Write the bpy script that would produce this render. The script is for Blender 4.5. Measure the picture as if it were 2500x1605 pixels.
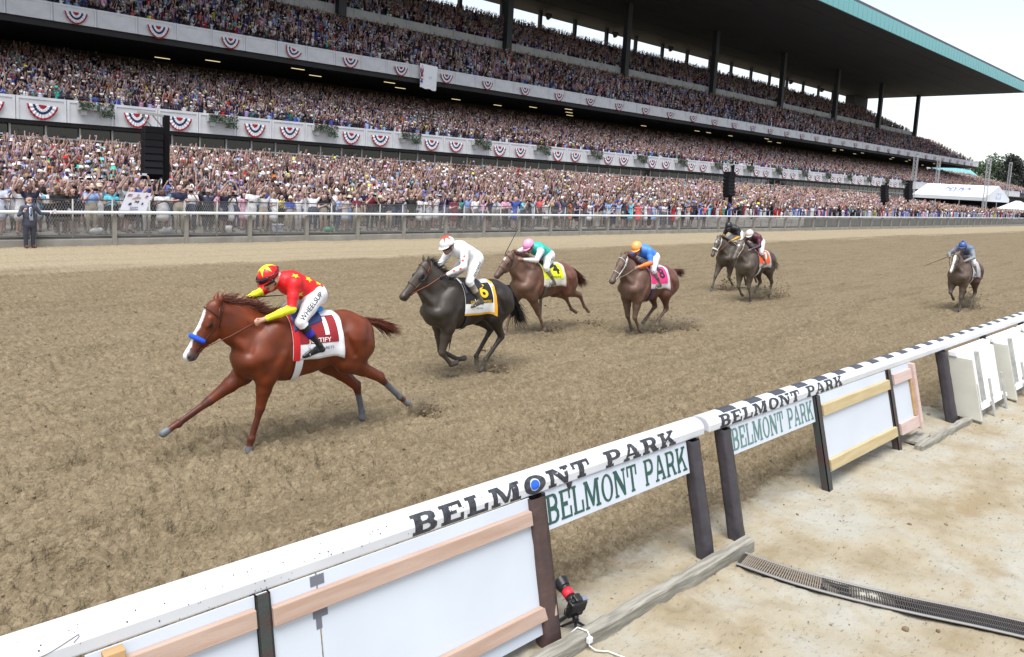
import bpy, bmesh, math, random
import numpy as np
from mathutils import Vector, Matrix
from mathutils.bvhtree import BVHTree
for o in list(bpy.data.objects): bpy.data.objects.remove(o)
scene = bpy.context.scene
col = scene.collection
random.seed(7); rng = np.random.default_rng(7)

# ---------------------------------------------------------------- camera
# World: X runs along the track towards the far turn, Y across the track to the stand, Z up.
CAM_H, FPX, PCX, PCY = 3.4, 1800.0, 1250.0, 619.23
RW = np.array([[0.7344509, -0.03097289, 0.67795468],
               [-0.67649718, -0.11313487, 0.72770329],
               [0.05416125, -0.99309676, -0.10404508]])   # rows: world axes in (right, down, forward)
cam_data = bpy.data.cameras.new('camera'); cam = bpy.data.objects.new('camera', cam_data); col.objects.link(cam)
_r, _d, _f = RW[:, 0], RW[:, 1], RW[:, 2]
cam.matrix_world = Matrix(((_r[0], -_d[0], -_f[0], 0), (_r[1], -_d[1], -_f[1], 0), (_r[2], -_d[2], -_f[2], CAM_H), (0, 0, 0, 1)))
cam_data.sensor_fit = 'HORIZONTAL'; cam_data.sensor_width = 36.0
cam_data.lens = FPX / 2500 * 36.0
cam_data.shift_x = 0.0; cam_data.shift_y = -(802.5 - PCY) / 2500.0
cam_data.clip_start = 0.1; cam_data.clip_end = 6000
scene.camera = cam

# ---------------------------------------------------------------- sky, sun, exposure
SUN_EL, SUN_AZ = math.radians(70), math.radians(232)     # azimuth measured from +Y towards +X
w = bpy.data.worlds.new('World'); scene.world = w; w.use_nodes = True
nt = w.node_tree; bg = nt.nodes['Background']
sky = nt.nodes.new('ShaderNodeTexSky'); sky.sky_type = 'NISHITA'; sky.sun_disc = False
sky.sun_elevation = SUN_EL; sky.sun_rotation = SUN_AZ; sky.air_density = 1.0; sky.dust_density = 1.0; sky.ozone_density = 1.0
hsv = nt.nodes.new('ShaderNodeHueSaturation'); hsv.inputs['Saturation'].default_value = 0.40; hsv.inputs['Value'].default_value = 1.0
nt.links.new(sky.outputs[0], hsv.inputs['Color']); nt.links.new(hsv.outputs[0], bg.inputs[0])
bg.inputs[1].default_value = 0.07
sl = bpy.data.lights.new('sun', 'SUN'); sun = bpy.data.objects.new('sun', sl); col.objects.link(sun)
sl.energy = 1.5; sl.angle = math.radians(42); sl.color = (1.0, 0.97, 0.93)
sd = Vector((math.sin(SUN_AZ) * math.cos(SUN_EL), math.cos(SUN_AZ) * math.cos(SUN_EL), math.sin(SUN_EL)))
sun.rotation_euler = sd.to_track_quat('Z', 'Y').to_euler()
sun.location = sd * 60
scene.render.engine = 'CYCLES'
vs = scene.view_settings
vs.view_transform = 'Standard'; vs.look = 'None'; vs.gamma = 1.0; vs.use_curve_mapping = False
vs.exposure = 1.75
scene.render.resolution_x = 1024; scene.render.resolution_y = 657
try:
    scene.cycles.max_bounces = 5; scene.cycles.diffuse_bounces = 3; scene.cycles.transparent_max_bounces = 12
except Exception: pass

# ---------------------------------------------------------------- picture <-> world
def ray(px, py): return RW @ np.array([px - PCX, py - PCY, FPX])
def on_z(px, py, z=0.0):
    d = ray(px, py); t = (z - CAM_H) / d[2]; return Vector((d[0] * t, d[1] * t, z))
def on_y(px, py, Y):
    d = ray(px, py); t = Y / d[1]; return Vector((d[0] * t, Y, d[2] * t + CAM_H))
def project(P):
    v = RW.T @ (np.asarray(P, float) - np.array([0, 0, CAM_H])); return PCX + FPX * v[0] / v[2], PCY + FPX * v[1] / v[2]

# ---------------------------------------------------------------- small helpers
def V3(x, z, y=0.0): return np.array([x, y, z], float)
def mix(a, b, t): return a + (b - a) * t
def lin(c):
    if isinstance(c, str):
        c = c.lstrip('#'); c = [int(c[i:i + 2], 16) / 255 for i in (0, 2, 4)]
        return tuple((x / 12.92 if x <= 0.04045 else ((x + 0.055) / 1.055) ** 2.4) for x in c)
    return tuple(c)
MATS = {}
def mat(name, color, rough=0.6, var=0.0, scale=8.0, bump=0.0, bscale=60.0, metal=0.0, spec=0.5, stretch=None, color2=None, attr=None, detail=4.0, alpha=None, coords='Object'):
    if name in MATS: return MATS[name]
    m = bpy.data.materials.new(name); m.use_nodes = True; t = m.node_tree; b = t.nodes['Principled BSDF']; N = t.nodes.new; L = t.links.new
    c = lin(color); b.inputs['Base Color'].default_value = (*c, 1); b.inputs['Roughness'].default_value = rough
    b.inputs['Metallic'].default_value = metal; b.inputs['Specular IOR Level'].default_value = spec
    src = None
    tc = N('ShaderNodeTexCoord'); mp = N('ShaderNodeMapping'); L(tc.outputs[coords], mp.inputs[0])
    if stretch: mp.inputs['Scale'].default_value = stretch
    if attr:
        a = N('ShaderNodeAttribute'); a.attribute_name = attr; src = a.outputs['Color']
        if var == 0: L(src, b.inputs['Base Color'])
    if var > 0 or color2:
        nz = N('ShaderNodeTexNoise'); nz.inputs['Scale'].default_value = scale; nz.inputs['Detail'].default_value = detail; L(mp.outputs[0], nz.inputs['Vector'])
        if color2:
            rp = N('ShaderNodeValToRGB'); rp.color_ramp.elements[0].position = 0.38; rp.color_ramp.elements[1].position = 0.64
            rp.color_ramp.elements[0].color = (*c, 1); rp.color_ramp.elements[1].color = (*lin(color2), 1)
            L(nz.outputs[0], rp.inputs[0]); L(rp.outputs[0], b.inputs['Base Color'])
        else:
            mr = N('ShaderNodeMapRange'); mr.inputs[1].default_value = 0.3; mr.inputs[2].default_value = 0.7; mr.inputs[3].default_value = 1 - var; mr.inputs[4].default_value = 1 + var
            L(nz.outputs[0], mr.inputs[0])
            mx = N('ShaderNodeMix'); mx.data_type = 'RGBA'; mx.blend_type = 'MULTIPLY'; mx.inputs[0].default_value = 1
            if src: L(src, mx.inputs[6])
            else: mx.inputs[6].default_value = (*c, 1)
            L(mr.outputs[0], mx.inputs[7]); L(mx.outputs[2], b.inputs['Base Color'])
    if bump > 0:
        n2 = N('ShaderNodeTexNoise'); n2.inputs['Scale'].default_value = bscale; n2.inputs['Detail'].default_value = 5; L(mp.outputs[0], n2.inputs['Vector'])
        bp = N('ShaderNodeBump'); bp.inputs['Strength'].default_value = bump; bp.inputs['Distance'].default_value = 0.02
        L(n2.outputs[0], bp.inputs['Height']); L(bp.outputs[0], b.inputs['Normal'])
    if alpha is not None: b.inputs['Alpha'].default_value = alpha
    MATS[name] = m; return m

def tag(o, label=None, cat=None, group=None, kind=None):
    if label: o['label'] = label
    if cat: o['category'] = cat
    if group: o['group'] = group
    if kind: o['kind'] = kind
    return o
def empty(name, loc=(0, 0, 0), rz=0.0):
    o = bpy.data.objects.new(name, None); col.objects.link(o); o.location = loc; o.rotation_euler = (0, 0, rz); o.empty_display_size = 0.2; return o
def link(name, me, parent=None, loc=None):
    o = bpy.data.objects.new(name, me); col.objects.link(o)
    if parent: o.parent = parent
    if loc is not None: o.location = loc
    return o
def copy_tree(o, parent=None):
    c = o.copy(); col.objects.link(c); c.parent = parent
    for ch in o.children: copy_tree(ch, c)
    return c
class MB:
    """collects shapes; build() makes one mesh object of them"""
    def __init__(s): s.v, s.f, s.m, s.cur = [], [], [], 0
    def add(s, vs, fs):
        n = len(s.v); s.v += [tuple(p) for p in vs]
        for f in fs: s.f.append([n + i for i in f]); s.m.append(s.cur)
    def box(s, x0, x1, y0, y1, z0, z1):
        s.add([(x0, y0, z0), (x1, y0, z0), (x1, y1, z0), (x0, y1, z0), (x0, y0, z1), (x1, y0, z1), (x1, y1, z1), (x0, y1, z1)],
              [(0, 3, 2, 1), (4, 5, 6, 7), (0, 1, 5, 4), (1, 2, 6, 5), (2, 3, 7, 6), (3, 0, 4, 7)]); return s
    def obox(s, c, u, v, w_):
        c, u, v, w_ = map(Vector, (c, u, v, w_))
        if u.cross(v).dot(w_) < 0: w_ = -w_
        P = [c + u * a + v * b + w_ * d for d in (-1, 1) for a, b in ((-1, -1), (1, -1), (1, 1), (-1, 1))]
        s.add(P, [(0, 3, 2, 1), (4, 5, 6, 7), (0, 1, 5, 4), (1, 2, 6, 5), (2, 3, 7, 6), (3, 0, 4, 7)]); return s
    def beam(s, a, b, wu, wv, up=(0, 0, 1)):
        a, b = Vector(a), Vector(b); d = b - a; L = d.length; d.normalize(); u = d.cross(Vector(up))
        if u.length < 1e-4: u = Vector((1, 0, 0))
        u.normalize(); v = u.cross(d); return s.obox((a + b) / 2, d * L / 2, u * wu / 2, v * wv / 2)
    def tube(s, pts, r, n=8, cap=True, flat=None):
        pts = [Vector(p) for p in pts]; k = len(pts); rs = r if hasattr(r, '__len__') else [r] * k
        base = len(s.v); up = Vector((0, 0, 1)); pu = None
        for i, p in enumerate(pts):
            d = (pts[min(i + 1, k - 1)] - pts[max(i - 1, 0)]).normalized()
            u = d.cross(up) if pu is None else pu - d * pu.dot(d)
            if u.length < 1e-3: u = d.cross(Vector((1, 0, 0)))
            u.normalize(); pu = u; v = d.cross(u)
            for j in range(n):
                a = 2 * math.pi * j / n; s.v.append(tuple(p + (u * math.cos(a) + v * math.sin(a) * (flat or 1)) * rs[i]))
        for i in range(k - 1):
            for j in range(n):
                a, b = base + i * n + j, base + i * n + (j + 1) % n; s.f.append([a, b, b + n, a + n]); s.m.append(s.cur)
        if cap:
            s.f.append([base + j for j in range(n)][::-1]); s.m.append(s.cur); s.f.append([base + (k - 1) * n + j for j in range(n)]); s.m.append(s.cur)
        return s
    def prism(s, poly, o, u, v, d):
        """2-D polygon (list of (a,b)) in plane o,u,v pushed along vector d"""
        o, u, v, d = map(Vector, (o, u, v, d)); n = len(poly)
        A = [o + u * a + v * b for a, b in poly]; s.add(A + [p + d for p in A], [tuple(range(n)), tuple(range(2 * n - 1, n - 1, -1))] + [(i, i + n, (i + 1) % n + n, (i + 1) % n) for i in range(n)]); return s
    def ball(s, c, r, n=10, k=6, sc=(1, 1, 1)):
        c = Vector(c); P = [c + Vector((0, 0, r * sc[2]))]
        for i in range(1, k):
            t = math.pi * i / k
            for j in range(n): a = 2 * math.pi * j / n; P.append(c + Vector((math.sin(t) * math.cos(a) * r * sc[0], math.sin(t) * math.sin(a) * r * sc[1], math.cos(t) * r * sc[2])))
        P.append(c - Vector((0, 0, r * sc[2]))); F = [(0, 1 + j, 1 + (j + 1) % n) for j in range(n)]
        for i in range(k - 2):
            for j in range(n): a = 1 + i * n + j; b = 1 + i * n + (j + 1) % n; F.append((a, a + n, b + n, b))
        e = len(P) - 1; F += [(e, 1 + (k - 2) * n + (j + 1) % n, 1 + (k - 2) * n + j) for j in range(n)]
        s.add(P, F); return s
    def mesh(s, name, mats, smooth=False):
        me = bpy.data.meshes.new(name); me.from_pydata(s.v, [], s.f)
        for m in (mats if isinstance(mats, (list, tuple)) else [mats]): me.materials.append(m)
        me.polygons.foreach_set('material_index', s.m)
        if smooth: me.polygons.foreach_set('use_smooth', [True] * len(me.polygons))
        me.update(); return me
    def build(s, name, mats, parent=None, smooth=False, bevel=0.0, fix=False, loc=None):
        me = s.mesh(name, mats, smooth)
        if fix:
            b = bmesh.new(); b.from_mesh(me); bmesh.ops.recalc_face_normals(b, faces=b.faces); b.to_mesh(me); b.free()
        o = link(name, me, parent, loc)
        if bevel:
            md = o.modifiers.new('bevel', 'BEVEL'); md.width = bevel; md.segments = 2; md.limit_method = 'ANGLE'; md.angle_limit = math.radians(40)
        return o
def text_mesh(body, size=1.0, bold=0.0):
    """flat triangles of a line of text: vertices (N,2), faces"""
    c = bpy.data.curves.new('t', 'FONT'); c.body = body; c.size = size; c.align_x = 'CENTER'; c.align_y = 'CENTER'; c.offset = bold; c.resolution_u = 3
    o = bpy.data.objects.new('t', c); col.objects.link(o)
    dg = bpy.context.evaluated_depsgraph_get(); me = bpy.data.meshes.new_from_object(o.evaluated_get(dg))
    b = bmesh.new(); b.from_mesh(me); bmesh.ops.triangulate(b, faces=b.faces)
    V = np.array([v.co[:2] for v in b.verts]).reshape(-1, 2); F = [[v.index for v in f.verts] for f in b.faces]; b.free()
    bpy.data.objects.remove(o); bpy.data.curves.remove(c); bpy.data.meshes.remove(me); return V, F
def cut_fine(V, F, step):
    """split long triangle edges so a flat shape can follow a curved surface"""
    b = bmesh.new(); vs_ = [b.verts.new((x, y, 0)) for x, y in V]
    for f in F:
        try: b.faces.new([vs_[i] for i in f])
        except ValueError: pass
    for _ in range(4):
        es = [e for e in b.edges if e.calc_length() > step]
        if not es: break
        bmesh.ops.subdivide_edges(b, edges=es, cuts=1); bmesh.ops.triangulate(b, faces=b.faces)
    b.verts.index_update(); V2 = np.array([v.co[:2] for v in b.verts]); F2 = [[v.index for v in f.verts] for f in b.faces]; b.free(); return V2, F2
def star(r=1.0, q=0.42, n=5, rot=90):
    V = [(0, 0)] + [((r if i % 2 == 0 else r * q) * math.cos(math.radians(rot + 180 / n * i)), (r if i % 2 == 0 else r * q) * math.sin(math.radians(rot + 180 / n * i))) for i in range(2 * n)]
    return np.array(V), [[0, 1 + i, 1 + (i + 1) % (2 * n)] for i in range(2 * n)]

# ---------------------------------------------------------------- smooth bodies from blended limbs
def blend_body(prims, cell, relax=2):
    """prims: (a, b, ra, rb, k, label[, axis, squash]) -> verts, quads, label per vertex (one continuous skin)"""
    P = []
    for p in prims:
        a, b, ra, rb, k, lab = p[:6]; ax = np.array(p[6], float) if len(p) > 6 and p[6] is not None else None; sq = p[7] if len(p) > 7 else 1.0
        P.append((np.array(a, float), np.array(b, float), ra, rb, k, lab, ax, sq))
    lo = np.min([np.minimum(p[0] - p[2], p[1] - p[3]) for p in P], 0) - 4 * cell; hi = np.max([np.maximum(p[0] + p[2], p[1] + p[3]) for p in P], 0) + 4 * cell
    n = np.ceil((hi - lo) / cell).astype(int) + 1
    F = np.full(n, 9.0, np.float32); D = np.full(n, 9.0, np.float32); Lb = np.zeros(n, np.int16)
    axs = [np.arange(n[i], dtype=np.float32) * cell + lo[i] for i in range(3)]
    for a, b, ra, rb, k, lab, ax, sq in P:
        mr = max(ra, rb) + k + 2 * cell
        i0 = np.maximum(((np.minimum(a, b) - mr - lo) / cell).astype(int), 0); i1 = np.minimum(((np.maximum(a, b) + mr - lo) / cell).astype(int) + 2, n)
        sl_ = tuple(slice(i0[i], i1[i]) for i in range(3))
        X, Y, Z = np.meshgrid(*[axs[i][sl_[i]] for i in range(3)], indexing='ij', sparse=True)
        dx, dy, dz = X - a[0], Y - a[1], Z - a[2]; ab = b - a
        if ax is not None:
            q = 1.0 / sq - 1.0; h = (dx * ax[0] + dy * ax[1] + dz * ax[2]) * q; dx = dx + h * ax[0]; dy = dy + h * ax[1]; dz = dz + h * ax[2]; ab = ab + ax * (ab @ ax) * q
        L2 = float(ab @ ab)
        t = np.clip((dx * ab[0] + dy * ab[1] + dz * ab[2]) / L2, 0, 1) if L2 > 1e-10 else 0.0 * (dx + dy + dz)
        d = np.sqrt((dx - t * ab[0]) ** 2 + (dy - t * ab[1]) ** 2 + (dz - t * ab[2]) ** 2) - (ra + (rb - ra) * t)
        d = d.astype(np.float32); f0 = F[sl_]
        if lab < 0:      # carve a soft groove
            h = np.clip(0.5 + 0.5 * (-f0 - d) / k, 0, 1); F[sl_] = -(-f0 * (1 - h) + d * h - k * h * (1 - h)); continue
        h = np.clip(0.5 + 0.5 * (f0 - d) / k, 0, 1); F[sl_] = f0 * (1 - h) + d * h - k * h * (1 - h)
        dd = D[sl_]; mk = d < dd; Lb[sl_] = np.where(mk, lab, Lb[sl_]); D[sl_] = np.where(mk, d, dd)
    S = F < 0; c = [slice(0, -1), slice(1, None)]
    cnt = sum(S[c[i], c[j], c[k]].astype(np.int8) for i in (0, 1) for j in (0, 1) for k in (0, 1))
    act = (cnt > 0) & (cnt < 8); idx = np.argwhere(act); ids = np.full(act.shape, -1, np.int32); ids[act] = np.arange(len(idx))
    pos = np.zeros((len(idx), 3)); num = np.zeros(len(idx)); I, J, K = idx.T
    corners = [(i, j, k) for i in (0, 1) for j in (0, 1) for k in (0, 1)]
    for c0 in corners:
        for ax_ in range(3):
            if c0[ax_]: continue
            c1 = list(c0); c1[ax_] = 1
            f0 = F[I + c0[0], J + c0[1], K + c0[2]]; f1 = F[I + c1[0], J + c1[1], K + c1[2]]; m_ = (f0 < 0) != (f1 < 0)
            t = np.where(m_, f0 / np.where(m_, f0 - f1, 1), 0); e = np.array(c0, float)[None, :].repeat(len(idx), 0); e[:, ax_] = t
            pos += e * m_[:, None]; num += m_
    V = (pos / num[:, None] + idx) * cell + lo; lab = Lb[I, J, K]
    Q = []
    for ax_ in range(3):
        o1, o2 = [(1, 2), (2, 0), (0, 1)][ax_]
        s0 = [slice(None)] * 3; s1 = [slice(None)] * 3; s0[ax_] = slice(0, -1); s1[ax_] = slice(1, None)
        A = S[tuple(s0)]; B = S[tuple(s1)]; ed = np.argwhere(A != B); ed = ed[(ed[:, o1] > 0) & (ed[:, o2] > 0)]
        u = np.zeros(3, int); u[o1] = 1; v = np.zeros(3, int); v[o2] = 1
        q = np.stack([ids[tuple((ed - u - v).T)], ids[tuple((ed - v).T)], ids[tuple(ed.T)], ids[tuple((ed - u).T)]], 1)
        flip = ~A[tuple(ed.T)]; q[flip] = q[flip][:, ::-1]; Q.append(q)
    Q = np.concatenate(Q)
    E = np.concatenate([Q[:, [0, 1]], Q[:, [1, 2]], Q[:, [2, 3]], Q[:, [3, 0]]])
    for _ in range(relax):
        sm = np.zeros_like(V); cn = np.zeros(len(V)); np.add.at(sm, E[:, 0], V[E[:, 1]]); np.add.at(sm, E[:, 1], V[E[:, 0]]); np.add.at(cn, E[:, 0], 1); np.add.at(cn, E[:, 1], 1)
        V = 0.5 * V + 0.5 * sm / np.maximum(cn, 1)[:, None]
    return V, Q, lab
def skin_mesh(name, V, Q, mats, face_mat=None, color=None):
    me = bpy.data.meshes.new(name); me.vertices.add(len(V)); me.vertices.foreach_set('co', np.asarray(V, np.float32).ravel())
    k = Q.shape[1]; me.loops.add(Q.size); me.loops.foreach_set('vertex_index', Q.astype(np.int32).ravel())
    me.polygons.add(len(Q)); me.polygons.foreach_set('loop_start', np.arange(0, Q.size, k, dtype=np.int32)); me.polygons.foreach_set('loop_total', np.full(len(Q), k, np.int32))
    for m in (mats if isinstance(mats, (list, tuple)) else [mats]): me.materials.append(m)
    if face_mat is not None: me.polygons.foreach_set('material_index', np.asarray(face_mat, np.int32))
    me.polygons.foreach_set('use_smooth', np.ones(len(Q), bool))
    if color is not None:
        a = me.color_attributes.new('Col', 'FLOAT_COLOR', 'POINT'); a.data.foreach_set('color', np.concatenate([color, np.ones((len(V), 1))], 1).astype(np.float32).ravel())
    me.update(calc_edges=True); me.validate(); return me
def vnoise(x, y, seed=0):
    """smooth 2-D lattice noise in [0,1]"""
    r = np.random.default_rng(seed).random((256, 256)); xi = np.floor(x).astype(int); yi = np.floor(y).astype(int); fx = x - xi; fy = y - yi
    fx = fx * fx * (3 - 2 * fx); fy = fy * fy * (3 - 2 * fy); a = r[xi & 255, yi & 255]; b = r[(xi + 1) & 255, yi & 255]; c = r[xi & 255, (yi + 1) & 255]; d = r[(xi + 1) & 255, (yi + 1) & 255]
    return (a * (1 - fx) + b * fx) * (1 - fy) + (c * (1 - fx) + d * fx) * fy
# ================================================================ ground
def ground_mat():
    m = bpy.data.materials.new('track dirt and sand'); m.use_nodes = True; t = m.node_tree; b = t.nodes['Principled BSDF']; N = t.nodes.new; L = t.links.new
    b.inputs['Roughness'].default_value = .95; b.inputs['Specular IOR Level'].default_value = .15
    tc = N('ShaderNodeTexCoord'); sp = N('ShaderNodeSeparateXYZ'); L(tc.outputs['Object'], sp.inputs[0])
    def noise(sc, det=5, rough=.55, vec=None, stretch=None):
        n = N('ShaderNodeTexNoise'); n.inputs['Scale'].default_value = sc; n.inputs['Detail'].default_value = det; n.inputs['Roughness'].default_value = rough
        if stretch:
            mp = N('ShaderNodeMapping'); mp.inputs['Scale'].default_value = stretch; L(tc.outputs['Object'], mp.inputs[0]); L(mp.outputs[0], n.inputs['Vector'])
        else: L(tc.outputs['Object'], n.inputs['Vector'])
        return n.outputs[0]
    def ramp(x, stops):
        r = N('ShaderNodeValToRGB'); e = r.color_ramp.elements
        while len(e) < len(stops): e.new(.5)
        for k, (p, c) in enumerate(stops): e[k].position = p; e[k].color = (*c, 1)
        L(x, r.inputs[0]); return r.outputs[0]
    def mixc(f, a, c, mode='MIX'):
        x = N('ShaderNodeMix'); x.data_type = 'RGBA'; x.blend_type = mode
        for s, k in ((f, 0), (a, 6), (c, 7)):
            if hasattr(s, 'links'): L(s, x.inputs[k])
            else: x.inputs[k].default_value = s if k == 0 else (*s, 1)
        return x.outputs[2]
    def math_(op, a, c=None, d=None):
        x = N('ShaderNodeMath'); x.operation = op
        for s, k in ((a, 0), (c, 1), (d, 2)):
            if s is None: continue
            if hasattr(s, 'links'): L(s, x.inputs[k])
            else: x.inputs[k].default_value = s
        return x.outputs[0]
    def step(x, a, c):
        r = N('ShaderNodeMapRange'); r.interpolation_type = 'SMOOTHSTEP'; r.inputs[1].default_value = a; r.inputs[2].default_value = c; L(x, r.inputs[0]); return r.outputs[0]
    Y = sp.outputs[1]
    dirt = ramp(noise(9, 6, .65), [(.30, DIRT[0]), (.5, DIRT[1]), (.72, DIRT[2])])
    dirt = mixc(math_('MULTIPLY', step(noise(.55, 4), .46, .66), .45), dirt, DIRT[3])
    dirt = mixc(math_('MULTIPLY', step(noise(2.2, 4, .6, stretch=(.35, 1.4, 1)), .52, .70), .5), dirt, DIRT[0])
    dirt = mixc(math_('MULTIPLY', step(noise(30, 3, .6), .60, .70), .7), dirt, DIRT[4])
    dirt = mixc(math_('MULTIPLY', step(noise(1.6, 5, .6, stretch=(.10, 1.5, 1)), .50, .66), .42), dirt, DIRT[0])
    sand = ramp(noise(1.1, 6, .6), [(.33, SAND[0]), (.48, SAND[1]), (.62, SAND[2])])
    sand = mixc(math_('MULTIPLY', step(noise(.9, 5, .62, stretch=(1, 1.6, 1)), .55, .70), .55), sand, SAND[3])
    sand = mixc(math_('MULTIPLY', step(noise(24, 5, .8, stretch=(.5, 1.3, 1)), .55, .68), .75), sand, SAND[4]); sand = mixc(math_('MULTIPLY', step(noise(5, 5, .7), .56, .68), .4), sand, SAND[0])
    edge = math_('ADD', Y, math_('MULTIPLY', math_('SUBTRACT', noise(1.6, 5, .6), .5), .9))
    inner = step(edge, 3.78, 4.0)
    outn = math_('ADD', Y, math_('MULTIPLY', math_('SUBTRACT', noise(.35, 4, .6, stretch=(.3, 1, 1)), .5), 5.0))
    outer = step(outn, 23.6, 25.2)
    wheel = step(noise(.8, 3, .5, stretch=(.03, 2.2, 1)), .52, .64)
    band = mixc(math_('MULTIPLY', wheel, .45), SAND[5], DIRT[2]); band = mixc(math_('MULTIPLY', step(noise(9, 5, .7, stretch=(.6, 1.5, 1)), .54, .66), .65), band, DIRT[1])
    colr = mixc(inner, sand, mixc(outer, dirt, band))
    sx_ = N('ShaderNodeSeparateColor'); vv = N('ShaderNodeTexVoronoi'); vv.inputs['Scale'].default_value = 36; L(tc.outputs['Object'], vv.inputs['Vector']); L(vv.outputs['Color'], sx_.inputs[0])
    tone = N('ShaderNodeMapRange'); tone.inputs[3].default_value = .82; tone.inputs[4].default_value = 1.16; L(sx_.outputs[0], tone.inputs[0])
    colr = mixc(math_('MULTIPLY', inner, 1.0), colr, mixc(1.0, colr, tone.outputs[0], 'MULTIPLY'))
    L(colr, b.inputs['Base Color'])
    wn = N('ShaderNodeTexNoise'); wn.inputs['Scale'].default_value = 14; wn.inputs['Detail'].default_value = 3; L(tc.outputs['Object'], wn.inputs['Vector'])
    wa = N('ShaderNodeVectorMath'); wa.operation = 'MULTIPLY_ADD'; wa.inputs[1].default_value = (.014, .014, .0); L(wn.outputs['Color'], wa.inputs[0]); L(tc.outputs['Object'], wa.inputs[2])
    def clod(sc):
        v = N('ShaderNodeTexVoronoi'); v.feature = 'SMOOTH_F1'; v.inputs['Scale'].default_value = sc; v.inputs['Smoothness'].default_value = .35; L(wa.outputs[0], v.inputs['Vector']); return math_('SUBTRACT', 1.0, v.outputs['Distance']), v.outputs['Color']
    c1, k1 = clod(27); c2, k2 = clod(60)
    hh = math_('ADD', math_('MULTIPLY', noise(38, 4, .65), .40), math_('MULTIPLY', inner, math_('ADD', math_('MULTIPLY', c1, .9), math_('MULTIPLY', c2, .5))))
    bp = N('ShaderNodeBump'); bp.inputs['Strength'].default_value = .6; bp.inputs['Distance'].default_value = .03; L(hh, bp.inputs['Height']); L(bp.outputs[0], b.inputs['Normal'])
    return m
DIRT = [(.122, .094, .056), (.190, .150, .094), (.250, .203, .134), (.217, .172, .109), (.065, .051, .031)]
SAND = [(.255, .21, .135), (.325, .288, .215), (.345, .332, .285), (.235, .172, .092), (.12, .092, .058), (.31, .258, .175)]
GM = ground_mat()
def worley(x, y, cell, seed, kk=1.0):
    r = np.random.default_rng(seed); jx, jy, hh = r.random((64, 64)), r.random((64, 64)), r.random((64, 64)); ix = np.floor(x / cell).astype(int); iy = np.floor(y / cell).astype(int); best = np.zeros_like(x)
    for a in (-1, 0, 1):
        for b in (-1, 0, 1):
            cx_, cy_ = (ix + a) & 63, (iy + b) & 63; d = np.hypot(x / cell - (ix + a + jx[cx_, cy_]), y / cell - (iy + b + jy[cx_, cy_])); rr = .35 + .4 * hh[cx_, cy_]
            best = np.maximum(best, np.clip(1 - (d / rr) ** 2, 0, 1) ** 1.25 * (.3 + .7 * hh[cx_, cy_]))
    return best * kk
r0 = np.random.default_rng(11)
PRINTS = []
for _ in range(420):
    PRINTS.append((r0.uniform(0, 60) ** 1.0, r0.uniform(4.6, 23), r0.uniform(.08, .14), r0.uniform(.04, .075)))
for _ in range(700):
    PRINTS.append((r0.uniform(1, 32), r0.normal(10, 2.6), r0.uniform(.06, .10), r0.uniform(.03, .06)))
for px, py in ((365, 1100), (530, 1070), (500, 1050), (220, 1130), (170, 1150), (370, 1265), (390, 1280), (470, 1285), (455, 1265), (285, 1300), (140, 1370), (720, 1150), (640, 1200), (205, 1310), (250, 1290), (800, 1135), (90, 1190), (830, 985), (560, 1065), (980, 1010), (690, 1040), (300, 1050), (150, 930), (120, 1000), (60, 1010), (440, 960), (330, 960)):
    g = on_z(px, py); PRINTS.append((g.x, g.y, .12, .085))
def height(X, Y):
    sx, sy = X + 50, Y + 50
    tr = np.clip((Y + .45 * (vnoise(sx * 1.5, sy * 1.5, 21) - .5) - 3.85) / .25, 0, 1)         # 1 on the harrowed dirt
    ob = np.clip((Y - 24) / 1.5, 0, 1)
    low = .035 * (vnoise(sx * .7, sy * .7, 1) - .5) + .03 * (vnoise(sx * 2.3, sy * 2.3, 2) - .5)
    amp = .55 + .9 * vnoise(sx * .9, sy * .9, 4)
    wx, wy = sx + .03 * vnoise(sx * 9, sy * 9, 31), sy + .03 * vnoise(sx * 9 + 70, sy * 9, 32)
    cl = worley(wx, wy, .105, 5) * .048 + worley(wx, wy, .07, 6) * .040 + worley(wx, wy, .21, 9) * .014 * (vnoise(sx * .6, sy * .6, 12) > .5) + .014 * vnoise(sx * 22, sy * 22, 77)
    lines = .020 * np.sin((sy + .25 * vnoise(sx * .25, sy * 2, 8)) * 2 * np.pi / .21) * np.clip(1.4 - np.abs(Y - 6.2) / 3.2, 0, 1)
    h = low + tr * (1 - .6 * ob) * (cl * amp + lines) + (1 - tr) * (.03 * vnoise(sx * 5, sy * 5, 14) + .012 * vnoise(sx * 17, sy * 17, 18) + .020 * worley(wx, wy, .14, 15) * (vnoise(sx * 1.1, sy * 1.1, 16) > .5))
    for px, py, r, d in PRINTS:
        m = (np.abs(X - px) < 3 * r) & (np.abs(Y - py) < 3 * r)
        if not m.any(): continue
        q = np.hypot((X[m] - px) / 1.3, Y[m] - py) / r; h[m] += -d * np.exp(-(q ** 2) * 1.2) + d * .55 * np.exp(-((q - 1.5) ** 2) * 5)
    return h - .03
def axis(a, b, d0, k, near):
    out = [a]
    while out[-1] < b: out.append(out[-1] + max(d0, k * (out[-1] - near)))
    return np.array(out)
xs = axis(.2, 150, .021, .0105, 5.0); ys = axis(3.3, 31.2, .020, .0092, 3.8)
def sheet(name, xs, ys, hf=height):
    X, Y = np.meshgrid(xs, ys, indexing='ij'); Zg = hf(X.ravel(), Y.ravel()); nx, ny = len(xs), len(ys)
    i = np.arange(nx * ny).reshape(nx, ny); Q = np.stack([i[:-1, :-1], i[1:, :-1], i[1:, 1:], i[:-1, 1:]], -1).reshape(-1, 4)
    o = link(name, skin_mesh(name, np.stack([X.ravel(), Y.ravel(), Zg], 1), Q, GM)); tag(o, kind='structure'); return o
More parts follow.
